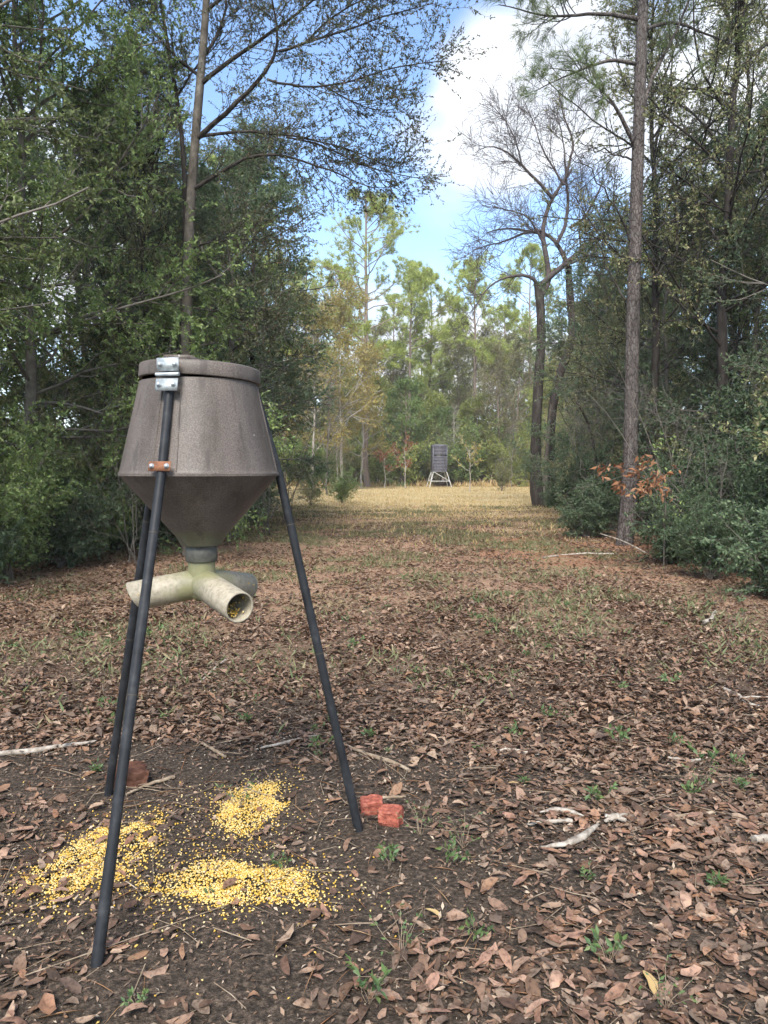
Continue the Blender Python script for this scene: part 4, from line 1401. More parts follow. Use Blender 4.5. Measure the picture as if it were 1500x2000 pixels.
link('dead_limbs', bb.mesh('dead_limbs', M['bark_dark']), pine_root)

# ------------------------------------------------------------------ the left side of the lane
GL = 'trees along the left of the lane'
place('evergreen_tree', EV5, (-6.3, 8.9), .4, 1.0, 'big glossy leaved evergreen filling the upper left corner of the view', 'tree', GL)
place('evergreen_tree', EV1, (-6.0, 12.6), 2.3, .93, 'dark evergreen just left of the slim pale trunk', 'tree', GL)
place('evergreen_tree', EV2, (-5.2, 15.8), 1.1, .80, 'bluish evergreen directly behind the feeder hopper', 'tree', GL)
place('evergreen_tree', EV2, (-3.45, 18.6), 3.6, (1.03, 1.03, .82), 'bluish evergreen whose boughs droop right over the lane behind the feeder', 'tree', GL)
place('evergreen_tree', EV1, (-4.6, 22.0), 5.0, .85, 'dark evergreen where the left trees end at the clearing', 'tree', GL)
place('olive_tree', EV3, (-4.5, 15.0), .9, .66, 'tall thin olive leaved tree right of the slim pale trunk', 'tree', GL)
place('olive_tree', EV3, (-3.6, 21.5), 2.2, .78, 'olive leaved tree rising behind the drooping evergreen boughs', 'tree', GL)
place('olive_tree', EV3, (-5.9, 19.5), 4.1, .78, 'olive leaved tree half hidden among the left evergreens', 'tree', GL)
place('olive_tree', EV3, (-8.8, 13.0), 5.3, 1.0, 'olive leaved tree behind the upper left evergreen', 'tree', GL)
back = [(-9.5, 9.5, EV2, .9), (-9.2, 16.5, EV2, 1.05), (-8.4, 21.5, EV1, 1.0), (-11.5, 13.5, EV1, 1.1), (-12.5, 20, EV2, 1.1), (-7.5, 27.0, EV2, 1.0), (-6.4, 26, EV1, .8), (-10, 29, EV1, 1.1), (-8.3, 34, EV2, 1.05), (-9, 41, EV1, 1.0), (-10.5, 48, EV2, 1.0)]
for k, (x_, y_, pr, s_) in enumerate(back):
    place('evergreen_tree', pr, (x_, y_), k * 1.7, s_, 'evergreen deep in the left woods, showing only through gaps of the front row', 'tree', 'evergreens deep in the left woods')
rg = np.random.default_rng(31)
edge = lambda y_: np.interp(y_, [7, 9.5, 14, 20, 26, 30], [-4.9, -4.7, -4.25, -3.7, -3.6, -4.2])
left_sh = [(8.2, SH7, .95, 'leafy shrub at the far left edge below the big evergreen'), (9.6, SH2, 1.0, 'low bluish shrub at the left foot of the thicket'), (10.3, SH1, .9, 'leafy shrub left of the feeder, above the leaf litter'),
           (11.6, SH2, 1.15, 'low bluish shrub just left of the hopper cone'), (12.6, SH1, .85, 'leafy shrub behind the left outlet pipe'), (14.0, SH2, 1.3, 'low bluish shrub behind the hopper cone'),
           (15.2, SH7, 1.0, 'leafy shrub behind the right side of the cone'), (17.0, SH4, .9, 'olive shrub just right of the hopper'), (18.6, SH1, .85, 'leafy shrub at the right end of the left thicket'), (20.6, SH2, 1.3, 'low bluish shrub under the drooping boughs'), (23.0, SH4, .7, 'olive shrub where the left thicket meets the clearing'), (25.5, SH2, 1.2, 'last low shrub of the left thicket before the dry grass')]
for k, (y_, pr, s_, lab) in enumerate(left_sh):
    place('shrub', pr, (float(edge(y_)) - .35 * s_ - rg.uniform(0, .25), y_), rg.uniform(0, 6.28), s_, lab, 'shrub', 'shrubs along the left of the lane')
for k, y_ in enumerate((9.2, 10.9, 12.2, 13.6, 15.5, 17.6, 19.8, 22.2)):
    for dx_ in (1.5, 3.0):
        place('shrub', (SH1, SH4, SH2)[(k + int(dx_)) % 3], (float(edge(y_)) - dx_ - rg.uniform(0, .5), y_ + rg.uniform(-.4, .4)), rg.uniform(0, 6.28), rg.uniform(1.0, 1.35), 'leafy shrub inside the left thicket behind its front edge', 'shrub', 'shrubs inside the left thicket')
for k, (px, y_, s_, lab) in enumerate(((120, 12.2, .9, 'bare pale twiggy bush left of the hopper'), (255, 12.0, 1.0, 'bare pale twiggy bush behind the hopper left edge'), (450, 15.5, 1.25, 'bare grey twiggy bush above the hopper lid'), (520, 17.5, 1.5, 'bare grey twiggy bush right of the slim pale tree'), (560, 20.5, 1.3, 'bare grey twiggy bush right of the hopper'))):
    place('bare_bush', SH3, (ground_x(px, y_), y_), k * 1.3, s_, lab, 'bush', 'bare bushes in the left thicket')

# ------------------------------------------------------------------ the right side of the lane
GR = 'trees along the right of the lane'
place('evergreen_tree', EV2, (7.6, 12.8), .7, .82, 'dense dark evergreen right of the big pine', 'tree', GR)
place('evergreen_tree', EV4, (7.4, 9.2), 3.0, .62, 'leafy evergreen at the right edge of the view', 'tree', GR)
place('evergreen_tree', EV2, (8.4, 17.5), 4.4, .9, 'bluish evergreen just behind the big pine', 'tree', GR)
place('evergreen_tree', EV2, (8.6, 23.5), 2.0, .95, 'bluish evergreen between the pine and the bare forked tree', 'tree', GR)
place('olive_tree', EV3, (7.0, 16.0), 1.9, 1.0, 'tall olive leaved tree right of the pine, thin crown against the cloud', 'tree', GR)
place('olive_tree', EV3, (6.4, 18.5), 5.0, .92, 'olive leaved tree whose crown shows left of the pine trunk', 'tree', GR)
place('olive_tree', EV3, (9.6, 20.5), .4, .95, 'olive leaved tree deep behind the right thicket', 'tree', GR)
place('evergreen_tree', EV2, (7.3, 25.0), 2.9, .86, 'bluish evergreen filling the gap left of the big pine trunk', 'tree', GR)
place('olive_tree', EV3, (9.0, 36.0), 2.5, .72, 'olive tree far behind the gap between pine and forked tree', 'tree', GR)
place('evergreen_tree', EV2, (9.4, 31.0), 1.0, .85, 'bluish evergreen behind and right of the bare forked tree', 'tree', GR)
backr = [(10.5, 10.5, EV1, .8), (11.0, 15.2, EV1, .9), (11.8, 19.5, EV2, 1.0), (11.5, 26, EV1, .9), (13.5, 13, EV2, 1.0), (14.5, 22, EV1, 1.0), (12.5, 33, EV1, .9), (14, 40, EV2, 1.0), (13, 48, EV1, .9), (16, 30, EV2, 1.1)]
for k, (x_, y_, pr, s_) in enumerate(backr):
    place('evergreen_tree', pr, (x_, y_), k * 2.1, s_, 'evergreen deep in the right woods, showing only through gaps of the front row', 'tree', 'evergreens deep in the right woods')
right_sh = [(4.45, 8.6, SH2, 1.0, 'low bluish shrub at the right edge of the photo'), (4.35, 10.2, SH6, .5, 'low leafy shrub in the right corner of the thicket foot'), (5.2, 10.8, SH6, .75, 'leafy shrub second row at the right edge'),
            (4.5, 12.0, SH2, .9, 'low bluish shrub right of the pine, nearest the lane'), (5.1, 12.6, SH6, .62, 'leafy shrub right of the pine foot'), (6.2, 12.0, SH6, 1.05, 'leafy shrub under the dense right evergreen'), (5.6, 14.4, SH6, .8, 'leafy shrub just behind the pine foot'),
            (4.35, 16.6, SH2, 1.0, 'low bluish shrub left of the pine foot'), (5.3, 17.8, SH6, .8, 'leafy shrub behind and left of the pine'), (5.2, 20.5, SH6, .9, 'leafy shrub halfway between pine and forked tree'), (6.2, 22.5, SH4, 1.0, 'olive shrub halfway between pine and forked tree'),
            (7.9, 26.0, SH6, .9, 'leafy shrub right of the forked tree'), (6.35, 28.9, SH2, .55, 'low shrub at the foot of the forked tree trunks'), (7.6, 29.5, SH6, 1.2, 'leafy shrub behind and right of the forked tree'), (7.6, 33, SH4, 1.0, 'olive shrub left behind the forked tree')]
for k, (x_, y_, pr, s_, lab) in enumerate(right_sh):
    place('shrub', pr, (x_, y_), k * 1.9, s_, lab, 'shrub', 'shrubs along the right of the lane')
for k, (x_, y_) in enumerate(((6.4, 10.0), (7.2, 11.4), (6.6, 13.6), (7.6, 15.2), (6.6, 16.5), (7.2, 19), (8.0, 21.5), (7.8, 25), (9, 28), (6.0, 9.0), (8.6, 12.4), (9.0, 17.5))):
    place('shrub', (SH6, SH4)[k % 2], (x_, y_), k * 1.1, 1.15, 'leafy shrub inside the right thicket behind its front edge', 'shrub', 'shrubs inside the right thicket')
for k, (px, y_, s_, lab) in enumerate(((1405, 11.2, .8, 'bare grey twiggy bush among the low shrubs at right'), (1330, 13.2, 1.2, 'bare grey twiggy bush just right of the pine trunk'), (1180, 18.5, 1.3, 'bare grey twiggy bush left of the pine trunk'), (1150, 23, 1.3, 'bare grey twiggy bush between pine and forked tree'))):
    place('bare_bush', SH3, (ground_x(px, y_), y_), k * 1.3 + .6, s_, lab, 'bush', 'bare bushes in the right thicket')

# bough with hanging rust brown leaves in front of the pine
rg = np.random.default_rng(61)
e = link('dead_leaf_bough', None, loc=(*at(1430, 1010, 11.2)[:2], 0))
tag(e, 'leaning bough carrying a spray of rust brown dead leaves before the pine', 'branch')
o0 = np.array([*at(1430, 1010, 11.2)[:2], 0])
bl = [px_line([(1385, 1100), (1370, 1030), (1345, 990), (1310, 960), (1270, 938), (1230, 918), (1185, 908)], 11.4, 10.6), px_line([(1345, 990), (1320, 950), (1290, 925), (1262, 912)], 11.1, 10.7), px_line([(1310, 958), (1290, 958), (1262, 955)], 10.9, 10.5), px_line([(1345, 988), (1300, 968), (1255, 968), (1210, 952)], 11.1, 10.8)]
LP = np.array([resample(q_, 12, .006, rg) for q_ in bl]) - o0
LR = np.repeat(np.linspace(.012, .004, 12)[None], 4, 0)
LP[0, 0, 2] = -.02
b_ = MB()
b_.tubes(LP, LR, 6)
l2, r2 = children(rg, LP, LR, 7, .5, 1, 45, lambda t, pl: .22 * rg.uniform(.5, 1.3, len(t)), 4, .2, (0, 0, 0), .005, .6)
b_.tubes(l2, np.maximum(r2, .002), 3)
link('stems', b_.mesh('bough_stems', M['twig_grey']), e)
v, q = [], []
mb = MB()
pp_ = np.concatenate([l2[:, -1], l2[:, -2], LP[:, -1], LP[:, -2], LP[:, -3]])
pp_ = pp_[(pp_[:, 2] > 1.15)]
pp_ = np.repeat(pp_, 3, 0) + rg.normal(0, .03, (len(pp_) * 3, 3))
dd_l = unit(np.stack([rg.normal(-.3, .5, len(pp_)), rg.normal(0, .5, len(pp_)), rg.normal(-.5, .4, len(pp_))], -1))
v, t_ = leaf_geo(rg, pp_, dd_l, unit(rg.normal(0, 1, pp_.shape)), rg.uniform(.07, .13, len(pp_)), .40, .4)
mb.add(v, t=t_)
link('foliage', mb.mesh('bough_leaves', M['leaf_rust'], False), e)
# slim pale sapling stems in the right thicket
for k, (pts, r_, yy, lab) in enumerate((([(1297, 1082), (1298, 1020), (1296, 960), (1285, 900), (1270, 860)], .014, 11.6, 'slim straight pale sapling stem right of the pine foot'),
                                        ([(1185, 985), (1170, 930), (1160, 870), (1145, 810), (1120, 780)], .05, 20.0, 'curved dark leaning stem left of the pine'),
                                        ([(1375, 1075), (1360, 1030), (1340, 1000), (1300, 970)], .014, 11.0, 'bent grey stem at the right of the pale sapling'))):
    P = np.array(px_line(pts, yy))
    P = resample(P, 12, .01, rg)
    o0 = np.array([P[0][0], P[0][1], 0])
    P[0, 2] = -.05
    LPs, LRs = (P - o0)[None], (r_ * np.linspace(1, .45, 12))[None]
    tb, fb = MB(), MB()
    tb.tubes(LPs, LRs, 7)
    l2, r2 = children(rg, LPs, LRs, 12, .45, 1, 50, lambda t, pl: .55 * rg.uniform(.5, 1.3, len(t)), 5, .2, (0, 0, .05), .006, .6)
    tb.tubes(l2, np.maximum(r2, .002), 3)
    v, t_ = leaves_on(rg, l2, 10, .055, .5, .9)
    fb.add(v, t=t_)
    e = link('sapling', None, loc=o0)
    tag(e, lab, 'sapling')
    link('stem', tb.mesh('sapling_stem', M['bark_grey' if k == 0 else 'bark_dark']), e)
    link('foliage', fb.mesh('sapling_foliage', M['leaf_dark'], False), e)

# ------------------------------------------------------------------ beyond the clearing
FARK = 1


def far(name, pr, px, y_, s_, lab, cat='tree', grp=None, rz=None, k=[0]):
    s_ = s_ * FARK
    k[0] += 1
    return place(name, pr, (ground_x(px, y_), y_), k[0] * 1.37 if rz is None else rz, s_, lab, cat, grp)


GP = 'pines beyond the clearing'
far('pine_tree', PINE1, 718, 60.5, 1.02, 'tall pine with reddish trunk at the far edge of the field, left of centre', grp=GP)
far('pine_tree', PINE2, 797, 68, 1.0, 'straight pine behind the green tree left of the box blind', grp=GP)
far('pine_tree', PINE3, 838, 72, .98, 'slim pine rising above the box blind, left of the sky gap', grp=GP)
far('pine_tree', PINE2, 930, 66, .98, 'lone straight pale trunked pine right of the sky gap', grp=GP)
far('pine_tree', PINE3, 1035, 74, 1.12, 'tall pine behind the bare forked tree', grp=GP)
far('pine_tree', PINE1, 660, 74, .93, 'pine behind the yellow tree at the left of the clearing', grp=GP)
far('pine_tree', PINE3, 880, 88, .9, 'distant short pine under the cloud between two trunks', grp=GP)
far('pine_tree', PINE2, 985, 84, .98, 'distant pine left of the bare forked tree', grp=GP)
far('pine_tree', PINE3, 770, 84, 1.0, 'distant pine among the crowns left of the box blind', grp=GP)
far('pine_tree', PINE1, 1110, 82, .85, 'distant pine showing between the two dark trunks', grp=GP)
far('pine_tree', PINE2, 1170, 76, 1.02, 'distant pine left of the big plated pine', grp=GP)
for k, (px, y_, s_) in enumerate(((600, 80, 1.0), (545, 72, 1.05), (1260, 84, .95), (1330, 78, 1.0), (470, 78, 1.0), (820, 98, .9), (920, 102, .85), (700, 98, 1.0), (1020, 100, .95))):
    far('pine_tree', (PINE1, PINE2, PINE3)[k % 3], px, y_, s_, 'far pine mostly hidden behind nearer crowns', grp='hidden far pines')
place('pine_tree', PINE1, (-6.2, 31), 1.0, .62, 'pine crown glimpsed above the slim pale tree at left', 'tree', GP)
FARK = 1.35
GF = 'broad trees along the far edge of the clearing'
far('yellow_tree', FAR3, 665, 52, .92, 'yellow leaved tree with white stems at the left of the clearing', grp=GF)
far('yellow_tree', FAR3, 705, 57, .72, 'yellow leaved tree beside the reddish pine trunk', grp=GF)
far('yellow_tree', FAR3, 612, 50, .85, 'yellow leaved tree partly behind the drooping evergreen', grp=GF)
far('green_tree', FAR2, 790, 63, .68, 'dark green bushy tree left of the box blind', grp=GF)
far('green_tree', FAR1, 750, 66, .75, 'light green tree between pine trunk and dark green tree', grp=GF)
far('green_tree', FAR2, 872, 66, .52, 'dark green bush directly behind the box blind', grp=GF)
far('green_tree', FAR1, 930, 65, .62, 'light green tree right of the box blind', grp=GF)
far('green_tree', FAR1, 840, 68, .66, 'light green tree above the box blind roof', grp=GF)
far('olive_tree', FAR4, 970, 64, .68, 'olive thin tree right of the lone pale pine', grp=GF)
far('olive_tree', FAR4, 890, 72, .85, 'olive thin tree between the two middle pines', grp=GF)
far('olive_tree', FAR4, 1010, 68, .75, 'olive tree left of the dark trunks', grp=GF)
far('green_tree', FAR1, 1060, 62, .7, 'light green tree seen between the dark trunks', grp=GF)
far('yellow_tree', FAR3, 1105, 55, .65, 'yellowish tree right of the dark trunks', grp=GF)
far('olive_tree', FAR4, 1145, 48, .62, 'olive tree behind the curved dark stem', grp=GF)
far('green_tree', FAR2, 1190, 50, .7, 'dark green tree behind the big pine trunk', grp=GF)
for k, (px, y_, s_) in enumerate(((560, 62, .9), (585, 70, .95), (640, 68, .8), (690, 72, .8), (735, 76, .9), (775, 76, .8), (815, 80, .9), (860, 82, .85), (905, 80, .8), (945, 76, .9), (990, 76, .85), (1035, 80, .9), (1080, 72, .85), (1130, 68, .9), (1230, 62, .9), (1290, 60, .9), (520, 66, .9), (670, 84, 1), (780, 90, 1), (880, 94, 1.0), (980, 92, 1.0), (1090, 90, 1.1), (450, 62, .9), (1160, 84, 1))):
    far('forest_tree', (FAR4, FAR1, FAR2, FAR1, FAR4)[k % 5], px, y_, s_, 'background tree filling the woods behind the far clearing edge', grp='background woods trees')
GB = 'bare trees at the far edge'
FARK = 1
far('bare_tree', BARE2, 890, 63, .55, 'white limbed leafless tree right above the box blind', grp=GB)
far('bare_tree', BARE1, 1000, 60, .6, 'leafless grey tree right of the box blind', grp=GB)
far('bare_tree', BARE2, 655, 53, .5, 'white stemmed leafless sapling beneath the yellow tree', grp=GB)
far('bare_tree', BARE1, 985, 75, 1.0, 'tall leafless grey tree behind the lone pale pine', grp=GB)
far('bare_tree', BARE1, 870, 78, 1.1, 'tall leafless grey tree in the sky gap', grp=GB)
far('bare_tree', BARE1, 1130, 38, .8, 'leafless grey tree between pine and forked tree', grp=GB)
far('bare_tree', BARE1, 640, 42, .7, 'leafless grey tree at the end of the left woods', grp=GB)
# shrubs closing the field
for k, px in enumerate(range(555, 1150, 23)):
    pr = (SH5, SH4, SH5, SH1)[k % 4]
    y_ = 62.5 + (k * 7 % 5) * .8
    far('field_shrub', pr, px, y_, 1.25 + (k * 5 % 4) * .28, 'low green bush in the row closing the far side of the field', 'shrub', 'bushes closing the far side of the field')
for k, px in enumerate(range(545, 1160, 30)):
    far('field_shrub', (SH4, SH5)[k % 2], px, 69 + (k * 7 % 5), 2.0 + (k * 3 % 4) * .3, 'tall bush in the second row', 'shrub', 'taller bushes in the second row behind the field')
far('shrub', SH1, 668, 32, .62, 'small green bush standing in the dry grass at the left', 'shrub')
far('shrub', SH4, 608, 30, .55, 'small olive bush at the left end of the dry grass', 'shrub')
far('shrub', SH4, 980, 50, .8, 'olive bush in the grass right of the box blind', 'shrub')

# small rust leaved saplings in the field
for (px, y_, s_, lab) in ((752, 56, .8, 'rust leaved sapling nearer the pine trunk'), (791, 55, 1.0, 'rust and yellow leaved sapling left of the box blind'), (918, 48, .92, 'sapling with few tan leaves right of the box blind')):
    rg = np.random.default_rng(int(px))
    H = 3.0 * s_
    P0 = np.stack([np.cumsum(rg.normal(0, .03, 9)), np.cumsum(rg.normal(0, .03, 9)), np.linspace(0, H, 9)], -1)[None]
    P0[0, 0] = (0, 0, -.05)
    R0 = np.linspace(.035, .012, 9)[None]
    l1, r1 = children(rg, P0, R0, 11, .42, 1, 55, lambda t, pl: 1.3 * s_ * rg.uniform(.5, 1.1, len(t)), 6, .12, (0, 0, .08), .02, .6)
    l2, r2 = children(rg, l1, r1, 6, .3, 1, 45, lambda t, pl: .4 * rg.uniform(.5, 1.1, len(t)), 4, .15, (0, 0, .03), .01, .6)
    tb, fb = MB(), MB()
    tb.tubes(P0, R0, 7)
    tb.tubes(l1, np.maximum(r1, .009), 4)
    tb.tubes(l2, np.maximum(r2, .006), 3)
    v, t_ = leaves_on(rg, l2, 7 if px > 900 else 16, .13, .5, .8)
    fb.add(v, t=t_)
    e = place('sapling', {'stem': tb.mesh('rust_sapling_stem', M['bark_white']), 'foliage': fb.mesh('rust_sapling_leaves', M['leaf_rust'] if px < 900 else M['leaf_yellow'], False)}, (ground_x(px, y_), y_), 0, 1, lab, 'sapling', 'saplings in the field')

# ------------------------------------------------------------------ the box blind
m, t, b, o = new_mat('dark_siding')
n1 = noise_node(t, 3, 4)
r1 = ramp(t, [(.11, .11, .14), (.17, .17, .21)], [.35, .65])
t.links.new(n1.outputs['Fac'], r1.inputs['Fac'])
t.links.new(r1.outputs['Color'], b.inputs['Base Color'])
b.inputs['Roughness'].default_value = .55
M['siding'] = m
m, t, b, o = new_mat('pale_steel')
n1 = noise_node(t, 6, 4)
r1 = ramp(t, [(.42, .42, .40), (.56, .56, .54)], [.35, .65])
t.links.new(n1.outputs['Fac'], r1.inputs['Fac'])
t.links.new(r1.outputs['Color'], b.inputs['Base Color'])
b.inputs['Roughness'].default_value = .5
M['pale_steel'] = m
m, t, b, o = new_mat('dark_interior')
n1 = noise_node(t, 3, 3)
r1 = ramp(t, [(.012, .012, .012), (.02, .02, .02)])
t.links.new(n1.outputs['Fac'], r1.inputs['Fac'])
t.links.new(r1.outputs['Color'], b.inputs['Base Color'])
M['dark_interior'] = m
YB = 60.0
blind = link('box_blind', None, loc=(ground_x(857, YB), YB, 0), rot=(0, 0, R(5)))
tag(blind, 'dark lap sided hunting box blind on pale steel legs across the field', 'hunting blind')
BW, BD, Z0, Z1 = 1.06, 1.2, 1.28, 3.18
bb = MB()
bb.box((0, 0, (Z0 + Z1) / 2), (BW - .04, BD - .04, Z1 - Z0 - .02))
link('inner_box', bb.mesh('blind_inner', M['dark_interior'], False), blind)
ns = 17
hs = (Z1 - Z0) / ns
sbm = {}
for side in range(4):
    wdt = BW if side % 2 == 0 else BD
    sb = MB()
    sb.box((0, 0, 0), (wdt + .015, .03, hs * .74), Matrix.Rotation(R(22), 3, 'X'))
    me = sb.mesh('slat', M['siding'], False)
    for k in range(ns):
        if side == 0 and k == 10:
            continue                              # the viewing slot
        a = side * math.pi / 2
        off = (BD if side % 2 == 0 else BW) / 2
        link('slat', me, blind, loc=(math.sin(a) * off, -math.cos(a) * off, Z0 + hs * (k + .5)), rot=(0, 0, a))
rb = MB()
rb.box((0, 0, Z1 + .045), (BW + .1, BD + .12, .07))
rb.box((0, 0, Z1 + .10), (BW - .2, BD - .2, .05))
link('roof', rb.mesh('roof', M['siding'], False), blind)
fb = MB()
fb.box((0, 0, Z0 - .04), (BW + .03, BD + .03, .07))
link('floor', fb.mesh('floor', M['siding'], False), blind)
for sx in (-1, 1):
    cb_ = MB()
    cb_.box((sx * (BW / 2 + .005), -BD / 2 - .012, (Z0 + Z1) / 2), (.04, .05, Z1 - Z0))
    link('corner_trim', cb_.mesh('corner_trim', M['siding'], False), blind)
cor = {}
for sx in (-1, 1):
    for sy in (-1, 1):
        tp, bt = np.array((sx * (BW / 2 - .02), sy * (BD / 2 - .02), Z0 - .06)), np.array((sx * .87, sy * .9, -.05))
        cor[sx, sy] = (tp, bt)
        lb = MB()
        lb.tubes(np.array([tp, bt]), np.array([.03, .03]), 8, True)
        link('leg', lb.mesh('blind_leg', M['pale_steel']), blind)
for (a_, b2) in (((-1, -1), (1, -1)), ((1, -1), (1, 1)), ((1, 1), (-1, 1)), ((-1, 1), (-1, -1))):
    lo = lambda c_: cor[c_][0] + (cor[c_][1] - cor[c_][0]) * .58
    lb = MB()
    lb.tubes(np.array([lo(a_), lo(b2)]), np.array([.022, .022]), 8, True)
    link('cross_bar', lb.mesh('cross_bar', M['pale_steel']), blind)
    lb = MB()
    lb.tubes(np.array([cor[a_][0], lo(b2)]), np.array([.022, .022]), 8, True)
    link('brace', lb.mesh('brace', M['pale_steel']), blind)

# ------------------------------------------------------------------ low green growth and dry grass
rg = np.random.default_rng(88)


def weed_mesh(seed, H, stems, per, leaf):
    rr = np.random.default_rng(seed)
    a = rr.uniform(0, 6.28, stems)
    u = np.linspace(0, 1, 5)
    ln = rr.uniform(.2, .8, stems) * H
    P0 = np.stack([np.outer(ln * np.cos(a), u), np.outer(ln * np.sin(a), u), np.outer(H * rr.uniform(.5, 1.1, stems), u ** .8)], -1) + rr.normal(0, .004, (stems, 5, 3))
    tb, fb = MB(), MB()
    tb.tubes(P0, np.repeat(np.linspace(.0016, .0008, 5)[None], stems, 0), 3)
    v, t_ = leaves_on(rr, P0, per, leaf, .42, .8, t0=.35, up=.9)
    fb.add(v, t=t_)
    return {'stems': tb.mesh('weed_stems', M['stick']), 'foliage': fb.mesh('weed_leaves', M['weed'], False)}


WD_ = [weed_mesh(1, .10, 6, 6, .032), weed_mesh(2, .06, 9, 5, .024), weed_mesh(3, .13, 5, 8, .036), weed_mesh(4, .15, 9, 4, .022), weed_mesh(5, .05, 14, 4, .03)]
near_weeds = [(1190, 1905, 1.0, 'green weed sprig at the bottom of the litter, right of centre'), (785, 1892, .9, 'green weed clump low in the foreground left of centre'), (1145, 1738, .9, 'green weed sprig below the curved driftwood'), (1400, 1742, 1.0, 'green weed sprig at right below the driftwood'),
              (760, 1712, .8, 'green weed sprig under the broken bricks'), (890, 1700, 1.0, 'green weed sprig right of the corn'), (905, 1670, .9, 'green weed sprig beside the one right of the corn'), (1215, 1352, 1.1, 'green weed tuft in the litter at right, middle distance'), (1350, 1555, 1.0, 'weed tuft at the right below the white forked branch'),
              (1168, 1580, .9, 'green weed above the arched slab'), (540, 1715, .7, 'small sprig growing out of the front corn heap'), (465, 1590, .9, 'stemmy sprig growing out of the rear corn heap'), (410, 1762, .5, 'tiny sprig at the front edge of the corn'), (190, 1520, .8, 'small sprig left of the far feeder leg'),
              (720, 1985, .9, 'weed clump at the bottom edge below the corn'), (270, 1985, .6, 'small weed at the bottom edge near the front foot'), (820, 1650, .8, 'small sprig right of the broken bricks'), (320, 1408, .9, 'bright green tuft behind the feeder legs'), (480, 1412, 1.0, 'low green weed between the legs behind the corn'), (1210, 1470, 1.1, 'dry green tuft right of the bent pale branch'),
              (930, 1860, .8, 'sparse dark sprig in the lower middle of the litter'), (1300, 1990, .8, 'weed sprig at the bottom right edge'), (25, 1275, 1.1, 'bright green tuft at the left edge of the lane')]
for k, (px, py, s_, lab) in enumerate(near_weeds):
    g = gp(px, py)
    place('weed', WD_[(k * 3) % 5], g[:2], k * 1.7, s_, lab, 'weed', 'weeds in the leaf litter', sink=.005)
for k in range(70):
    y_ = rg.uniform(3.4, 9)
    x_ = rg.uniform(-.42, .48) * y_
    place('weed', WD_[k % 5], (x_, y_), rg.uniform(0, 6.28), rg.uniform(.45, 1.2), 'small green weed scattered in the leaf litter of the lane', 'weed', 'scattered weeds farther up the lane', sink=.005)
# blades and leaves too small to count
gm = MB()
x, y = scatter(rg, 400000, 4.2, 30, lambda x, y: np.clip((NZ(x + 40, y, .45) - .3) * 4, .12, 1) * np.clip((NZ(x, y + 17, 1.6) - .38) * 3, .03, 1) * np.clip((y - 3.5) / 4, .12, 1))
n = len(x)
p = np.stack([x, y, ground_z(x, y)], -1)
d = unit(np.stack([rg.normal(0, .8, n), rg.normal(0, .8, n), np.full(n, .7)], -1))
v, t_ = leaf_geo(rg, p, d, unit(rg.normal(0, 1, (n, 3))), rg.uniform(.035, .115, n), .15, .1)
gm.add(v, t=t_)
M['lane_green'] = leaf_mat('lane_green', [(.09, .13, .05), (.15, .18, .075), (.28, .23, .13), (.12, .155, .065), (.20, .18, .10), (.13, .165, .07), (.33, .26, .16)], transl=.25, rough=.6)
tag(link('low_growth', gm.mesh('low_growth', M['lane_green'], False)), 'thin low green and straw growth in patches on the lane', 'ground cover', kind='stuff')
gm = MB()
n = 60000
y = rg.uniform(14, 63, n)
x = rg.uniform(-.20, .26, n) * y
keep = rg.random(n) < np.clip((y - 14) / 17, .03, 1) * np.clip(.3 + NZ(x, y, .6), 0, 1)
x, y = x[keep], y[keep]
n = len(x)
tall = np.clip((y - 60.5) / 2, 0, 1) * (NZ(x, y, .9) > .4)
hh = rg.uniform(.05, .15, n) * (1 + 4.5 * tall)
p = np.stack([x, y, ground_z(x, y)], -1)
d = unit(np.stack([rg.normal(0, .4, n), rg.normal(0, .4, n), np.ones(n)], -1))
v, t_ = leaf_geo(rg, p, d, unit(rg.normal(0, 1, (n, 3))), hh, .18, .05)
gm.add(v, t=t_)
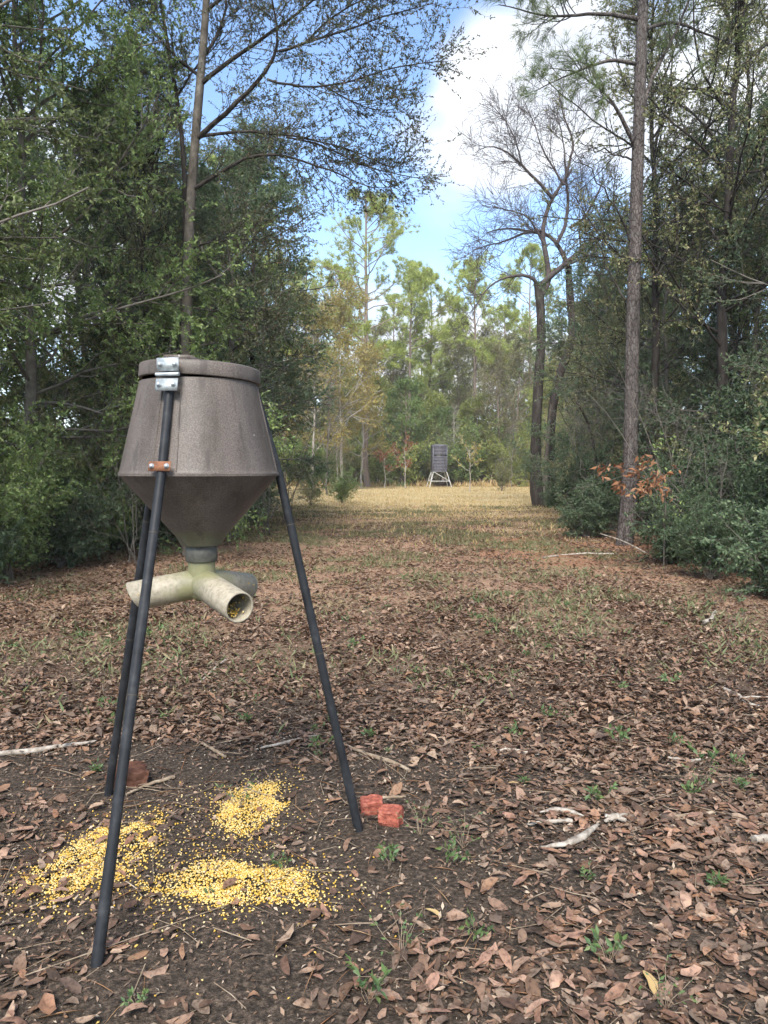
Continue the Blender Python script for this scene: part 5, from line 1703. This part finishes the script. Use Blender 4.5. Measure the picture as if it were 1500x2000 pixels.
M['dry_grass'] = leaf_mat('dry_grass', [(0.483, 0.355, 0.176), (0.598, 0.453, 0.246), (0.414, 0.309, 0.145), (0.322, 0.288, 0.114), (0.529, 0.340, 0.185)], transl=.3, rough=.7)
tag(link('dry_grass', gm.mesh('dry_grass', M['dry_grass'], False)), 'straw coloured dry grass of the far sunlit clearing', 'grass', kind='stuff')

# ------------------------------------------------------------------ haze added to lift the dark woods and soften far trees
hm = bpy.data.materials.new('added_haze')
hm.use_nodes = True
ht = hm.node_tree
ht.nodes.clear()
ho = ht.nodes.new('ShaderNodeOutputMaterial')
hv = ht.nodes.new('ShaderNodeVolumePrincipled')
hv.inputs['Color'].default_value = (.95, .97, 1.0, 1)
hv.inputs['Density'].default_value = .0007
hv.inputs['Anisotropy'].default_value = 0
ht.links.new(hv.outputs['Volume'], ho.inputs['Volume'])
hz_ = MB()
hz_.box((0, 70, 14), (540, 480, 30))
tag(link('haze', hz_.mesh('haze', hm, False)), 'thin added haze that lifts the dark woods and softens the far trees', 'haze', kind='stuff')

# ------------------------------------------------------------------ number the members of long rows by their place
ORD = ('first second third fourth fifth sixth seventh eighth ninth tenth eleventh twelfth thirteenth fourteenth fifteenth sixteenth seventeenth eighteenth nineteenth twentieth '
       'twenty-first twenty-second twenty-third twenty-fourth twenty-fifth twenty-sixth twenty-seventh twenty-eighth').split()
for grp, text in (('bushes closing the far side of the field', '%s green bush from the left in the row closing the far field'),
                  ('taller bushes in the second row behind the field', '%s tall bush from the left in the second row behind the field'),
                  ('background woods trees', '%s tree from the left in the woods filling behind the far field'),
                  ('hidden far pines', '%s pine from the left among the hidden pines behind the far crowns'),
                  ('evergreens deep in the left woods', '%s evergreen from the left deep in the left woods behind the front row'),
                  ('evergreens deep in the right woods', '%s evergreen from the left deep in the right woods behind the front row'),
                  ('shrubs inside the left thicket', '%s leafy shrub from the left inside the left thicket behind its edge'),
                  ('shrubs inside the right thicket', '%s leafy shrub from the left inside the right thicket behind its edge')):
    mem = sorted([o_ for o_ in bpy.data.objects if o_.parent is None and o_.get('group') == grp], key=lambda o_: o_.location.x / o_.location.y)
    for k, o_ in enumerate(mem):
        o_['label'] = text % ORD[k]
